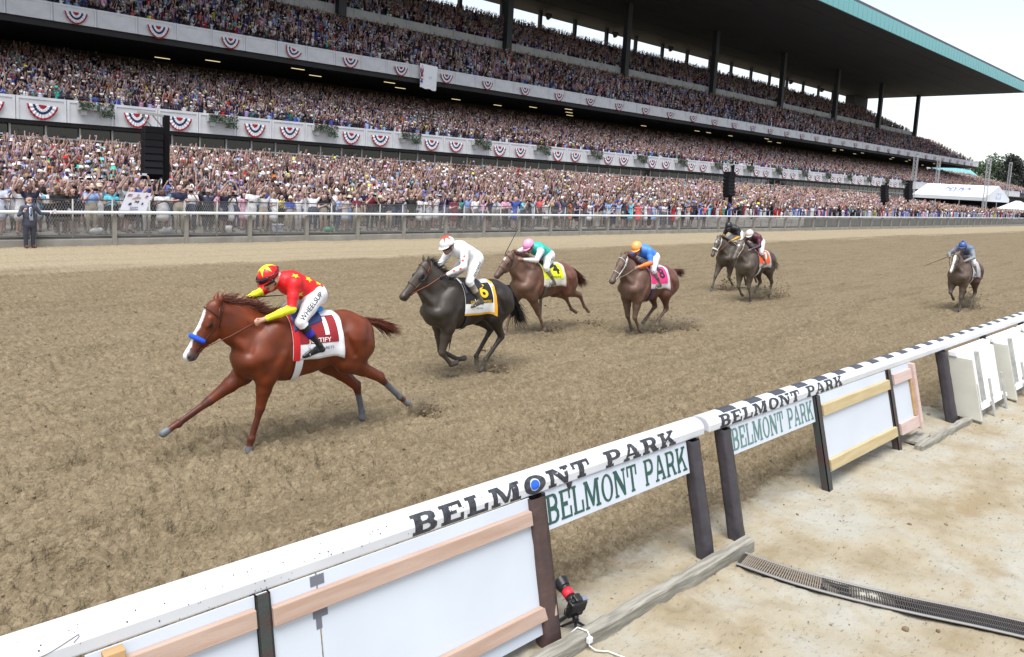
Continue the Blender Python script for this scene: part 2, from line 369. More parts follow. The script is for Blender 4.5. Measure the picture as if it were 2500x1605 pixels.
sheet('track', xs, ys); sheet('sand_path', axis(-2.5, 40, .035, .010, 2.5), np.append(np.arange(-1.5, 3.26, .04), 3.3))
mb = MB(); mb.add([(-400, -60, -.16), (1600, -60, -.16), (1600, 1500, -.16), (-400, 1500, -.16)], [(0, 1, 2, 3)]); tag(mb.build('ground', mat('far ground', (.22, .18, .12), .95, var=.1, scale=.2)), kind='structure')
# loose lumps and scraps on the sand and dirt
def lump_mesh(k):
    r = np.random.default_rng(k); mb = MB(); mb.ball((0, 0, 0), 1, 6, 4, (1, .8, .6)); mb.v = [tuple(np.array(v) * r.uniform(.7, 1.2)) for v in mb.v]; return mb
def lumps(name, pts, m, kind='stuff'):
    mb = MB(); L_ = [lump_mesh(k) for k in range(5)]
    for i, (x, y, z, s) in enumerate(pts):
        l = L_[i % 5]; a = random.random() * 6.28; ca, sa = math.cos(a), math.sin(a); mb.add([(x + s * (v[0] * ca - v[1] * sa), y + s * (v[0] * sa + v[1] * ca), z + s * v[2]) for v in l.v], l.f)
    return tag(mb.build(name, m), kind=kind)
pts = []
for _ in range(2000):
    y = r0.uniform(4.2, 20); x = .10 * y + r0.random() ** 1.6 * (18 + y); pts.append((x, y, .012, r0.uniform(.006, .02) * (1 + .03 * y)))
lumps('loose_dirt', pts, mat('loose dirt', (.19, .145, .09), .95, var=.3, scale=3))
pts = []
for _ in range(900):
    y = r0.uniform(-.5, 3.9); x = r0.uniform(2.5, 16); pts.append((x, y, -.005, r0.uniform(.004, .012) * (1 + (r0.random() < .05) * 1.9)))
lumps('sand_debris', pts, mat('sand debris', (.17, .125, .075), .95, var=.35, scale=2))
# ================================================================ inner rail and what stands on the sand
GLY = {}
def glyphs(T=.26, t=.16, o=.10):
    G = {}
    stem = lambda: [(0, 1), (0, 1 - t), (o, 1 - t), (o, t), (0, t)]
    G['L'] = (.85, [[(0, 0), (.85, 0), (.85, .42), (.71, .42), (.71, t), (o + T, t), (o + T, 1 - t), (2 * o + T, 1 - t), (2 * o + T, 1)] + stem()])
    G['E'] = (.87, [[(0, 0), (.87, 0), (.87, .38), (.74, .38), (.74, t), (o + T, t), (o + T, .43), (.60, .43), (.60, .58), (o + T, .58), (o + T, 1 - t), (.70, 1 - t), (.70, .64), (.83, .64), (.83, 1)] + stem()])
    c = .45; G['T'] = (.9, [[(c - T / 2 - o, 0), (c + T / 2 + o, 0), (c + T / 2 + o, t), (c + T / 2, t), (c + T / 2, 1 - t), (.77, 1 - t), (.77, .6), (.9, .6), (.9, 1), (0, 1), (0, .6), (.13, .6), (.13, 1 - t), (c - T / 2, 1 - t), (c - T / 2, t), (c - T / 2 - o, t)]])
    iw = .88 - T * .92
    G['B'] = (.9, [[(0, 0), (.60, 0), (.78, .05), (.88, .17), (.88, .36), (.76, .51), (.84, .62), (.84, .80), (.76, .94), (.58, 1)] + stem(), [(o + T, t), (.54, t), (iw, .23), (iw, .35), (.54, .43), (o + T, .43)], [(o + T, .58), (.52, .58), (iw - .04, .66), (iw - .04, .78), (.52, 1 - t), (o + T, 1 - t)]])
    pr = [(o + T, .53), (.54, .53), (iw, .61), (iw, .77), (.54, 1 - t), (o + T, 1 - t)]
    G['P'] = (.9, [[(0, 0), (T + 2 * o, 0), (T + 2 * o, t), (T + o, t), (T + o, .38), (.6, .38), (.8, .45), (.88, .6), (.88, .78), (.8, .93), (.6, 1)] + stem(), pr])
    G['R'] = (1.0, [[(0, 0), (T + 2 * o, 0), (T + 2 * o, t), (T + o, t), (T + o, .38), (.96 - T * 1.9, .38), (.96 - T * 1.1, 0), (1.02, 0), (1.02, t), (.93, t), (.76, .43), (.86, .54), (.89, .7), (.87, .86), (.78, .95), (.62, 1)] + stem(), pr])
    G['K'] = (1.05, [[(0, 0), (T + 2 * o, 0), (T + 2 * o, t), (T + o, t), (T + o, .32), (.93 - T * 1.6, .46), (1.02 - T * 1.25, t), (.60, t), (.60, 0), (1.06, 0), (1.06, t), (.99, t), (.66, .60), (.92, 1 - t), (1.02, 1 - t), (1.02, 1), (.62, 1), (.62, 1 - t), (.71, 1 - t), (T + o, .54), (T + o, 1 - t), (T + 2 * o, 1 - t), (T + 2 * o, 1)] + stem()])
    s = T * .62; G['N'] = (1.1, [[(0, 0), (s + .22, 0), (s + .22, t), (s + .11, t), (s + .11, .70), (.80, 0), (.98, 0), (.98, 1 - t), (1.08, 1 - t), (1.08, 1), (.96 - s - .1, 1), (.96 - s - .1, 1 - t), (.98 - s, 1 - t), (.98 - s, .34), (.12 + T, 1)] + stem()])
    G['M'] = (1.32, [[(0, 0), (s + .22, 0), (s + .22, t), (s + .11, t), (s + .11, .72), (.58, .06), (.72, .06), (1.18 - T, .72), (1.18 - T, t), (1.08 - T, t), (1.08 - T, 0), (1.3, 0), (1.3, t), (1.2, t), (1.2, 1 - t), (1.3, 1 - t), (1.3, 1), (.94, 1), (.65 + .0, .36), (.12 + T, 1)] + stem()])
    G['A'] = (1.05, [[(0, 0), (.36, 0), (.36, t), (.25, t), (.30, .26), (.92 - T * .95, .26), (.95 - T * .95, t), (.84 - T * .95, t), (.84 - T * .95, 0), (1.06, 0), (1.06, t), (.98, t), (.64, 1), (.42, 1), (.11, t), (0, t)], [(.35, .40), (.86 - T * .95, .40), (.50, .80)]])
    G['O'] = (1.0, [[(.5 + .5 * math.cos(a), .5 + .51 * math.sin(a)) for a in np.linspace(0, 2 * math.pi, 28, endpoint=False)], [(.5 + (.5 - T) * math.cos(a), .5 + (.51 - t) * math.sin(a)) for a in np.linspace(0, 2 * math.pi, 24, endpoint=False)]])
    return G
def flat_shape(loops):
    c = bpy.data.curves.new('g', 'CURVE'); c.dimensions = '2D'; c.fill_mode = 'BOTH'
    for lp in loops:
        s = c.splines.new('POLY'); s.points.add(len(lp) - 1); s.use_cyclic_u = True
        for p, q in zip(s.points, lp): p.co = (q[0], q[1], 0, 1)
    o = bpy.data.objects.new('g', c); col.objects.link(o); me = bpy.data.meshes.new_from_object(o.evaluated_get(bpy.context.evaluated_depsgraph_get()))
    b = bmesh.new(); b.from_mesh(me); bmesh.ops.remove_doubles(b, verts=b.verts, dist=1e-5); bmesh.ops.triangulate(b, faces=b.faces); b.verts.index_update()
    V = np.array([v.co[:2] for v in b.verts]).reshape(-1, 2); F = [[v.index for v in f.verts] for f in b.faces]; b.free(); bpy.data.objects.remove(o); bpy.data.curves.remove(c); bpy.data.meshes.remove(me); return V, F
def letters(word, x0, x1, hgt, G, fn, m, parent, ital=0.0, step=.05, gap=.10, space=.62, depth=None):
    """each letter one part; fn(x, b) maps along-rail metres and height to a point"""
    tot = sum((space if ch == ' ' else G[ch][0] + gap) for ch in word) - gap; k = (x1 - x0) / tot; x = x0
    for ch in word:
        if ch == ' ': x += space * k; continue
        wd, loops = G[ch]
        if (ch, id(G)) not in GLY: GLY[(ch, id(G))] = flat_shape(loops)
        V, F = GLY[(ch, id(G))]; V2 = np.stack([x + V[:, 0] * k + ital * V[:, 1] * hgt, V[:, 1] * hgt], 1); V2, F2 = cut_fine(V2, F, step)
        mb = MB(); mb.add([fn(a, b) for a, b in V2], F2); mb.build('letter', m, parent); x += (wd + gap) * k
XS = 1.035
def lean_y(z): return 3.44 + .25 * z
# profile of the white rail: (Y, Z) starting at the lower near edge, going up and over
PROF = [(3.680, 1.050), (3.683, 1.117), (3.699, 1.151), (3.730, 1.176), (3.778, 1.191), (3.830, 1.187), (3.877, 1.162), (3.903, 1.128), (3.908, 1.050)]
plen = [0]
for a, b in zip(PROF, PROF[1:]): plen.append(plen[-1] + math.hypot(b[0] - a[0], b[1] - a[1]))
def on_prof(x, s, off=.0025):
    s = max(0, min(s, plen[-1])); k = max(i for i in range(len(plen) - 1) if plen[i] <= s + 1e-9); a, b = PROF[k], PROF[k + 1]; t = (s - plen[k]) / (plen[k + 1] - plen[k]); ty, tz = b[0] - a[0], b[1] - a[1]; l = math.hypot(ty, tz)
    return (x, a[0] + ty * t - tz / l * off, a[1] + tz * t + ty / l * off)
white = mat('rail white', (.60, .62, .655), .36, var=.07, scale=2.2)
WHT2 = mat('panel white', (.53, .575, .64), .45, var=.03, scale=2.0)
paint = mat('rail lettering paint', (.018, .02, .028), .6, color2=(.05, .052, .06), scale=26)
STR = mat('rail stripe', (.05, .055, .07), .5, var=.2, scale=20)
def wood(nm, a, b): return mat(nm, a, .8, color2=b, scale=2.6, stretch=(.8, 9, 9), bump=.15, bscale=40)
pine = wood('pine batten', (.43, .315, .255), (.37, .25, .19)); pine2 = wood('yellow batten', (.48, .39, .22), (.42, .325, .17)); pine3 = wood('pink batten', (.54, .42, .385), (.48, .35, .31)); stud_m = wood('stud', (.46, .30, .15), (.38, .23, .10))
sleeper = mat('sleeper timber', (.19, .18, .15), .9, color2=(.33, .315, .27), scale=5, stretch=(.5, 6, 6), bump=.5, bscale=20)
steel_m = mat('brown steel', (.055, .030, .028), .55, color2=(.035, .045, .042), scale=7, bump=.2)
padm = mat('padding', (.040, .035, .043), .5, var=.25, scale=5, bump=.5, bscale=12); padb = mat('brown padding', (.075, .042, .038), .5, color2=(.05, .032, .03), scale=6, bump=.6, bscale=10)
def rail_seg(x0, x1, root, close0=False, close1=False):
    x0, x1 = x0 * XS, x1 * XS; mb = MB(); n = len(PROF); xs_ = np.linspace(x0, x1, max(2, int((x1 - x0) / .5)))
    for x in xs_: mb.v += [(x, y, z) for y, z in PROF]
    for i in range(len(xs_) - 1):
        for j in range(n): a, b = i * n + j, i * n + (j + 1) % n; mb.f.append([a, b, b + n, a + n]); mb.m.append(0)
    mb.f.append(list(range(n))[::-1]); mb.m.append(0); mb.f.append([(len(xs_) - 1) * n + j for j in range(n)]); mb.m.append(0)
    return mb.build('rail_cap', white, root, smooth=False, fix=True, bevel=.012)
def post(root, x, w_, d_, m, nm='post', z1=1.046, pad=False, z0=-.12, sw=0.0):
    mb = MB()
    if pad:
        r = np.random.default_rng(int(x * 10)); N_ = 14; k = 16
        for i in range(N_ + 1):
            z = z0 + (z1 - z0) * i / N_
            for j in range(k):
                a = 2 * math.pi * j / k; e = 1 / max(abs(math.cos(a)), abs(math.sin(a))) ** .75; rr = 1 + r.normal(0, .02) - .07 * (i in (9, 10)) * (j % 2); mb.v.append((x + w_ / 2 * math.cos(a) * e * rr, lean_y(z) + d_ / 2 * math.sin(a) * e * rr, z))
        for i in range(N_):
            for j in range(k): a, b = i * k + j, i * k + (j + 1) % k; mb.f.append([a, b, b + k, a + k]); mb.m.append(0)
        o = mb.build(nm, m, root, smooth=True); b = MB()
        b.beam((x + w_ / 2 + .012, lean_y(z0) - .02, z0), (x + w_ / 2 + .012, lean_y(z1) - .02, z1), .035, .02); b.build('seam_flap', mat('flap', (.02, .02, .026), .5), o, bevel=.004)
        return o
    # steel channel: web and two flanges
    for ya, yb, xa, xb in ((-d_ / 2, -d_ / 2 + .012, -w_ / 2, w_ / 2), (-d_ / 2, d_ / 2, -w_ / 2, -w_ / 2 + .012), (-d_ / 2, d_ / 2, w_ / 2 - .012, w_ / 2)):
        P = [(x + a, lean_y(z) + b, z) for z in (z0, z1) for a, b in ((xa, ya), (xb, ya), (xb, yb), (xa, yb))]; mb.add(P, [(0, 3, 2, 1), (4, 5, 6, 7), (0, 1, 5, 4), (1, 2, 6, 5), (2, 3, 7, 6), (3, 0, 4, 7)])
    return mb.build(nm, m, root)
def slab(root, x0, x1, z0, z1, off, th, m, nm, bevel=.004, tilt=0.0, dx=0.0):
    """board parallel to the leaning fence face; off = distance towards the camera"""
    x0, x1 = x0 * XS, x1 * XS; mb = MB(); P = []
    for z in (z0, z1):
        for a, b in ((x0, 0), (x1, 0), (x1, th), (x0, th)): zz = z + tilt * (a - x0); P.append((a + dx * (z - z0), lean_y(zz) - off - b, zz))
    mb.add(P, [(0, 1, 2, 3), (4, 7, 6, 5), (0, 4, 5, 1), (1, 5, 6, 2), (2, 6, 7, 3), (3, 7, 4, 0)]); return mb.build(nm, m, root, bevel=bevel, fix=True)
G1 = glyphs(.27, .17, .09); G2 = glyphs(.20, .085, .075)
# --- near rail
rA = empty('safety_rail', (0, 0, 0)); tag(rA, 'white capped rail over white panels with wooden battens, long plain part beside the leading horse', 'rail')
rail_seg(-2.2, 5.86, rA); mb = MB()
letters('BELMONT PARK', 2.60 * XS, 5.40 * XS, .137, G1, lambda x, b: on_prof(x, b + .010), paint, rA, ital=.0, step=.04, space=.75, gap=.14)
Vt, Ft = flat_shape([[(.5 + .5 * math.cos(a), .5 + .5 * math.sin(a)) for a in np.linspace(0, 2 * math.pi, 20, endpoint=False)]])
tot = sum((.75 if ch == ' ' else G1[ch][0] + .14) for ch in 'BELMONT PARK') - .14; kx = (5.40 - 2.60) * XS / tot; xo = 2.60 * XS + kx * sum(G1[ch][0] + .14 for ch in 'BELM')
mb.add([on_prof(xo + (.30 + .40 * a) * kx, .010 + .132 * (.22 + .56 * b), .0022) for a, b in Vt], Ft); mb.build('blue_dot', mat('blue paint', lin('#1f5fd0'), .5), rA)
post(rA, 1.68, .085, .09, steel_m); post(rA, 3.79, .155, .14, padb, pad=True); post(rA, 5.86, .135, .13, padm, pad=True); post(rA, -.5, .085, .09, steel_m)
slab(rA, .79, 1.935, .10, 1.046, .02, .008, WHT2, 'white_panel', 0); slab(rA, 1.945, 3.60, .10, 1.046, .02, .008, WHT2, 'white_panel', 0)
slab(rA, .95, 1.575, .895, .99, .03, .036, pine, 'batten', tilt=-.0); slab(rA, 1.665, 3.585, .870, .968, .03, .036, pine, 'batten'); slab(rA, 1.665, 3.72, .205, .30, .03, .036, pine, 'batten'); slab(rA, .95, 1.575, .20, .295, .03, .036, pine, 'batten')
slab(rA, .855, .945, .0, 1.046, .03, .06, stud_m, 'stud')
for a, b, c, d in ((1.90, 1.985, .985, 1.040), (1.90, 1.99, .81, .862), (1.915, 1.95, .75, .812)): slab(rA, a, b, c + (.0), d, .0285, .002, mat('grey tape', (.13, .14, .17), .5), 'tape', 0)
def sign(root, x0, x1, z0, z1, gcol, pad=.035):
    s = slab(root, x0, x1, z0, z1, -.005, .012, WHT2, 'name_board', .003); hz = z1 - z0
    letters('BELMONT PARK', x0 * XS + pad, x1 * XS - pad, hz * .74, G2, lambda x, b: (x, lean_y(z0 + hz * .13 + b) - .010, z0 + hz * .13 + b), gcol, s, step=9, gap=.12, space=.62)
sign(rA, 3.745, 5.58, .760, 1.046, mat('sign green', (.018, .075, .060), .6, var=.2, scale=30))
mb = MB(); mb.tube([(4.18, 3.70, 1.048), (4.18, 3.70, .98)], [.035, .02], 8); mb.build('hanging_clip', padm, rA)
r1 = np.random.default_rng(5); mb = MB()
for _ in range(150):
    p = on_prof(r1.uniform(.3, 5.7), r1.uniform(.01, .16), .001); mb.ball(p, r1.choice([.0022, .003, .0042]), 5, 4)
mb.build('screw_and_mud_specks', steel_m, rA)['kind'] = 'stuff'  # random brown dots stand for both screw heads and mud spatter
mb = MB(); mb.tube([on_prof(.30 + .5 * t, .035 + .06 * t + .015 * math.sin(t * 7), .001) for t in np.linspace(0, 1, 14)], .0018, 4); mb.tube([on_prof(.80 - .02, .125, .001), on_prof(.80, .095, .001), on_prof(.775, .075, .001)], .0018, 4); mb.tube([on_prof(.802, .06, .001), on_prof(.798, .14, .001)], .0018, 4); mb.build('pencil_arrow', mat('pencil', (.12, .08, .07), .8), rA)
# --- far rail
rB = empty('safety_rail', (0, 0, 0)); tag(rB, 'white rail with dark stripes along its top, running on beyond the gap', 'rail')
rail_seg(5.94, 12.43, rB); rail_seg(12.445, 60, rB)
letters('BELMONT PARK', 6.12 * XS, 8.80 * XS, .127, G1, lambda x, b: on_prof(x, b + .010), paint, rB, ital=.12, step=.04, space=.75, gap=.14)
for i in range(64):
    x = (6.245 + .507 * i) * XS; mb = MB(); ss = np.linspace(.147, .271, 7); G_ = [on_prof(x + d, s, .0032) for d in (0, .25) for s in ss]; mb.add(G_, [(j, j + 1, j + 8, j + 7) for j in range(6)]); mb.build('stripe', STR, rB, fix=False)
post(rB, 6.41, .13, .13, padm, pad=True); post(rB, 8.40, .095, .09, steel_m); post(rB, 10.54, .10, .09, steel_m); post(rB, 12.76, .16, .15, padm, pad=True)
for x in (15.0, 17.5, 20, 23, 26, 30, 34, 38, 42): post(rB, x, .13, .10, steel_m)
sign(rB, 6.29, 8.05, .760, 1.046, mat('faded sign green', (.10, .20, .19), .6, var=.2, scale=30))
slab(rB, 8.18, 10.10, .17, 1.046, .015, .008, WHT2, 'white_panel', 0); slab(rB, 10.30, 11.0, .17, 1.046, .015, .008, WHT2, 'white_panel', 0)
slab(rB, 8.18, 10.12, .815, .935, .025, .036, pine2, 'batten'); slab(rB, 8.18, 10.14, .20, .32, .025, .036, pine2, 'batten')
slab(rB, 10.28, 10.90, .845, .98, .025, .036, pine3, 'batten'); slab(rB, 10.28, 10.97, .18, .33, .025, .036, pine3, 'batten'); slab(rB, 10.91, 10.99, .15, 1.045, .02, .07, pine3, 'stud'); slab(rB, 10.84, 10.905, .34, .84, .025, .03, stud_m, 'stud')
# --- white trough units leaning on the far rail
cream = mat('cream panel', (.55, .54, .47), .6, var=.08, scale=3); whm = mat('white board', (.78, .79, .80), .55, var=.06, scale=2); greym = mat('weathered stake', (.36, .36, .34), .8, var=.2, scale=9)
for i in range(7):
    x = 12.92 + 1.98 * i; t = empty('white_trough', (x, 3.30, 0)); tag(t, ('white trough unit right beside the dark padded post', 'second white trough unit from the dark padded post')[i] if i < 2 else 'white open sided trough unit leaning under the striped rail', 'trough', 'white troughs along the striped rail')
    L_ = lambda z: .25 * z + .02
    def pl(nm, x0, x1, ya, yb, z0, z1, m, bv=.004):
        mb = MB(); P = [(a, L_(z) + b, z) for z in (z0, z1) for a, b in ((x0, ya), (x1, ya), (x1, yb), (x0, yb))]; mb.add(P, [(0, 3, 2, 1), (4, 5, 6, 7), (0, 1, 5, 4), (1, 2, 6, 5), (2, 3, 7, 6), (3, 0, 4, 7)]); return mb.build(nm, m, t, bevel=bv)
    pl('side_panel', 0, .03, -.26, .10, .04, .96, cream); pl('back_panel', .03, 1.72, -.06, -.03, .10, .96, whm); pl('side_panel', 1.72, 1.75, -.10, .10, .14, .96, whm)
    pl('top_board', -.02, 1.77, -.05, .06, .965, 1.035, whm); pl('bottom_rail', .03, 1.72, -.20, -.13, .14, .20, whm); pl('divider', .80, .86, -.12, -.062, .2, .96, greym); pl('divider', 1.30, 1.36, -.14, -.062, .2, .96, whm)
    for a in (.05, .72, 1.40): pl('stake', a, a + .07, -.25, -.225, -.12, .58, greym)
# --- sleepers, drain cover, remote camera, flex
def timber(x0, x1, yc, z1, label, seed, hw=.055):
    r = np.random.default_rng(seed); mb = MB(); n = int((x1 - x0) / .12) + 2
    for i in range(n):
        x = x0 + (x1 - x0) * i / (n - 1); e = r.normal(0, .004, 8)
        mb.v += [(x, yc - hw + e[0], -.12), (x, yc - hw + .004 + e[1], z1 - .012 + e[2]), (x, yc - hw + .016 + e[6], z1 + e[3]), (x, yc + hw - .012 + e[7], z1 + e[4]), (x, yc + hw + e[5], z1 - .015), (x, yc + hw, -.12)]
    for i in range(n - 1):
        for j in range(6): a, b = i * 6 + j, i * 6 + (j + 1) % 6; mb.f.append([a, b, b + 6, a + 6]); mb.m.append(0)
    mb.f += [[0, 1, 2, 3, 4, 5], [(n - 1) * 6 + j for j in range(6)][::-1]]; mb.m += [0, 0]
    return tag(mb.build('timber_sleeper', sleeper, fix=True), label, 'timber')
timber(2.1, 6.36, 3.28, .10, 'long grey weathered timber on the sand below the name board', 3); timber(10.75, 12.95, 3.25, .07, 'short weathered timber lying in the gap before the white troughs', 4); timber(13.2, 28, 3.26, .09, 'weathered timber running along the feet of the white troughs', 6)
mb = MB(); mb.obox((11.25, 3.42, .02), (.28, .02, .0), (-.01, .09, 0), (0, 0, .02)); tag(mb.build('plank_offcut', sleeper, bevel=.006), 'small weathered plank offcut beside the pink framed panel', 'plank')
# drain cover strip
path = [on_z(*p, .015) for p in ((1800, 1365), (1950, 1416), (2100, 1462), (2250, 1498), (2400, 1532), (2560, 1566))]
P0 = [Vector((6.06, 3.20, .012)), Vector((6.16, 2.75, .012)), Vector((6.33, 2.30, .012)), Vector((6.55, 1.86, .012)), Vector((6.75, 1.50, .012)), Vector((6.93, 1.14, .012)), Vector((7.10, .75, .012))]
dr = empty('drain_cover', P0[0]); tag(dr, 'long curving strip of dark metal grating laid across the sand', 'drain cover'); off = Vector(P0[0])
def cr(t):
    t = min(max(t, 0), len(P0) - 1.0001); i = int(t); u = t - i; p = [P0[max(i - 1, 0)], P0[i], P0[i + 1], P0[min(i + 2, len(P0) - 1)]]
    return .5 * ((2 * p[1]) + (-p[0] + p[2]) * u + (2 * p[0] - 5 * p[1] + 4 * p[2] - p[3]) * u * u + (-p[0] + 3 * p[1] - 3 * p[2] + p[3]) * u ** 3)
dm = mat('drain steel', (.030, .027, .027), .5, color2=(.085, .070, .058), scale=3.0, metal=.2); dedge = mat('drain edge', (.30, .29, .28), .45, metal=.5)
def side(t, s): d = (cr(t + .02) - cr(t - .02)).normalized(); n_ = Vector((d.y, -d.x, 0)); return cr(t) + n_ * s
for s in (-.125, .125):
    mb = MB(); mb.tube([side(t, s) - off + Vector((0, 0, .012)) for t in np.linspace(.01, 5.98, 40)], .011, 6); mb.build('side_bar', dedge, dr)
mb = MB(); T_ = np.linspace(.0, 5.98, 40); G_ = [side(t, s) - off - Vector((0, 0, .012)) for t in T_ for s in (-.12, .12)]; mb.add(G_, [(2 * i, 2 * i + 1, 2 * i + 3, 2 * i + 2) for i in range(39)]); mb.build('pan', mat('drain pan', (.012, .011, .010), .7, color2=(.10, .08, .055), scale=2.2), dr)
slat_me = MB().box(-.118, .118, -.0048, .0048, -.006, .008).mesh('slat', dm); slat_s = MB().box(-.118, .118, -.0052, .0052, -.006, .008).mesh('slat', mat('sandy slat', (.26, .215, .165), .8, color2=(.10, .085, .07), scale=4))
for i in range(150):
    t = .03 + 5.9 * i / 150; d = (cr(t + .02) - cr(t - .02)); o = link('slat', slat_me if not (.12 < t < 1.5) else slat_s, dr, cr(t) - off + Vector((0, 0, .006))); o.rotation_euler = (0, 0, math.atan2(d.y, d.x) - math.pi / 2)
mb = MB()
for s in (-.04, .04): mb.tube([side(t, s) - off + Vector((0, 0, .010)) for t in np.linspace(.03, 5.95, 36)], .004, 4)
mb.build('long_bars', dm, dr)
# photographer's remote camera
cb = on_z(1402, 1535); k_ = empty('photo_camera', (cb.x, cb.y, 0), math.radians(-28)); tag(k_, 'black camera with red banded lens on a small ground tripod beside the brown post', 'camera')
bk = mat('camera black', (.012, .012, .014), .4, var=.2, scale=40, bump=.15); rd = mat('lens band red', lin('#d8283a'), .5)
ax = Vector((-.25, .86, .30)).normalized(); ux = Vector((1, .25, 0)).normalized(); ux = (ux - ax * ux.dot(ax)).normalized(); uz = ux.cross(ax); c0 = Vector((0, -.02, .20))
def pt(a, b, c): return c0 + ux * a + ax * b + uz * c
mb = MB(); mb.obox(pt(0, 0, 0), ux * .075, ax * .032, uz * .052); mb.build('body', bk, k_, bevel=.014)
mb = MB(); mb.obox(pt(.0, .005, -.07), ux * .07, ax * .028, uz * .030); mb.build('battery_grip', bk, k_, bevel=.012)
mb = MB(); mb.obox(pt(-.005, .012, .062), ux * .032, ax * .034, uz * .020); mb.build('viewfinder', bk, k_, bevel=.012)
mb = MB(); mb.obox(pt(.055, .0, .0545), ux * .022, ax * .018, uz * .004); mb.build('top_screen', mat('lcd', (.16, .19, .26), .3), k_)
mb = MB(); mb.obox(pt(-.052, .0, .060), ux * .014, ax * .014, uz * .010); mb.build('mode_dial', bk, k_, bevel=.004)
mb = MB(); mb.tube([pt(-.005, .03, .0), pt(-.005, .085, .0)], [.041, .041], 18); mb.build('lens_barrel', bk, k_, smooth=True); mb = MB(); mb.tube([pt(-.005, .085, 0), pt(-.005, .145, 0)], [.043, .043], 18); mb.build('lens_band', rd, k_, smooth=True)
mb = MB(); mb.tube([pt(-.005, .145, 0), pt(-.005, .175, 0)], [.043, .047], 18); mb.tube([pt(-.005, .175, 0), pt(-.005, .235, 0)], [.050, .064], 18, cap=False); h_ = mb.build('lens_hood', bk, k_, smooth=True)
mb = MB(); mb.tube([(0, -.02, .12), (0, -.01, .07)], .022, 10); mb.ball((0, -.012, .085), .027, 10, 6); mb.build('ball_head', bk, k_, smooth=True)
for a in (20, 140, 260):
    mb = MB(); mb.tube([(0, -.01, .07), (.12 * math.cos(math.radians(a)), .12 * math.sin(math.radians(a)) - .01, -.02)], [.012, .008], 8); mb.build('leg', bk, k_, smooth=True)
mb = MB(); mb.tube([pt(-.078, 0, .02), pt(-.11, .0, .0), pt(-.10, .0, -.06), pt(-.07, 0, -.08)], .004, 6); mb.build('strap_loop', bk, k_)
mb = MB(); mb.obox((cb.x, cb.y + .13, .012), (.22, .012, 0), (-.0006, .011, 0), (0, 0, .008)); tag(mb.build('metal_bar', bk, bevel=.003), 'thin dark metal bar lying on the sand behind the camera', 'bar')
mb = MB(); wc = [(3.90, 3.36, .06), (3.97, 3.33, .11), (3.99, 3.25, .115), (3.97, 3.21, .10), (3.96, 3.20, .04), (3.99, 3.16, .01), (4.06, 3.10, .006), (4.10, 2.98, .006), (4.02, 2.85, .006)]
mb.tube(wc, .0055, 6); fx = empty('power_flex', (0, 0, 0)); mb.build('cable', mat('white flex', (.75, .75, .74), .5), fx, smooth=True); mb = MB(); mb.obox((3.97, 3.208, .075), (.022, 0, 0), (0, .016, 0), (0, 0, .022)); mb.build('connector', MATS['white flex'], fx, bevel=.006); tag(fx, 'white electric flex with a connector draped over the timber', 'cable')
# ================================================================ outer fence
conc = mat('kerb concrete', (.27, .255, .225), .9, var=.18, scale=1.5, bump=.2, bscale=15); galv = mat('galvanised', (.33, .33, .32), .5, var=.15, scale=6); dkm = mat('dark rail', (.03, .028, .035), .45)
FY = 30.62; fen = empty('outer_fence', (5, FY, 0)); tag(fen, 'chain link fence with white rail and dusty lower screen in front of the crowd', 'fence')
def fpart(mb, nm, m, **k):
    mb.v = [(v[0] - 5, v[1] - FY, v[2]) for v in mb.v]; return mb.build(nm, m, fen, **k)
mb = MB(); mb.box(-2, 150, FY - .02, FY + .30, -.15, .23); fpart(mb, 'kerb', conc, bevel=.02)
mb = MB(); mb.tube([(-2, FY - .12, 1.225), (150, FY - .12, 1.225)], .062, 14); fpart(mb, 'white_rail', white, smooth=True)
mb = MB(); mb.tube([(-2, FY + .1, 1.68), (150, FY + .1, 1.68)], .020, 8); fpart(mb, 'top_rail', dkm, smooth=True)
mb = MB(); mb.tube([(-2, FY + .08, .34), (150, FY + .08, .34)], .014, 6); fpart(mb, 'bottom_rail', galv, smooth=True)
thin = MB().tube([(0, .1, .2), (0, .1, 1.70)], .030, 8).mesh('post', galv, True); thick = MB(); thick.box(-.075, .075, -.06, .07, -.1, 1.12); thick.box(-.03, .03, -.12, -.05, 1.10, 1.16); thick = thick.mesh('post', conc)
for i in range(96):
    x = 5.225 + 1.315 * i
    if x > 130: break
    o = link('post', thin, fen, (x - 5, 0, 0))
    if i % 2 == 0: o = link('stanchion', thick, fen, (x - 5 + .05, 0, 0))
def haze_sheet(nm, x0, x1, y, z0, z1, m, sag=False):
    mb = MB(); n = int((x1 - x0) / .33); 
    for i in range(n + 1):
        x = x0 + (x1 - x0) * i / n; ph = ((x - 5.225) / 2.63) % 1; s = .07 * (1 - (2 * ph - 1) ** 2) if sag else 0
        mb.v += [(x, y + .006 * math.sin(x * 3.1) - .03 * s * 8, z0 - s), (x, y, z1)]
    for i in range(n): mb.f.append([2 * i, 2 * i + 2, 2 * i + 3, 2 * i + 1]); mb.m.append(0)
    return fpart(mb, nm, m, smooth=True)
def screen_mat(nm, c, a, lo, hi):
    m = mat(nm, c, .8); t = m.node_tree; b = t.nodes['Principled BSDF']; nz = t.nodes.new('ShaderNodeTexNoise'); nz.inputs['Scale'].default_value = .9; nz.inputs['Detail'].default_value = 6; tc = t.nodes.new('ShaderNodeTexCoord'); mp = t.nodes.new('ShaderNodeMapping'); mp.inputs['Scale'].default_value = (1, 1, .25)
    t.links.new(tc.outputs['Object'], mp.inputs[0]); t.links.new(mp.outputs[0], nz.inputs['Vector']); mr = t.nodes.new('ShaderNodeMapRange'); mr.inputs[1].default_value = .3; mr.inputs[2].default_value = .7; mr.inputs[3].default_value = lo; mr.inputs[4].default_value = hi; t.links.new(nz.outputs[0], mr.inputs[0]); t.links.new(mr.outputs[0], b.inputs['Alpha']); return m
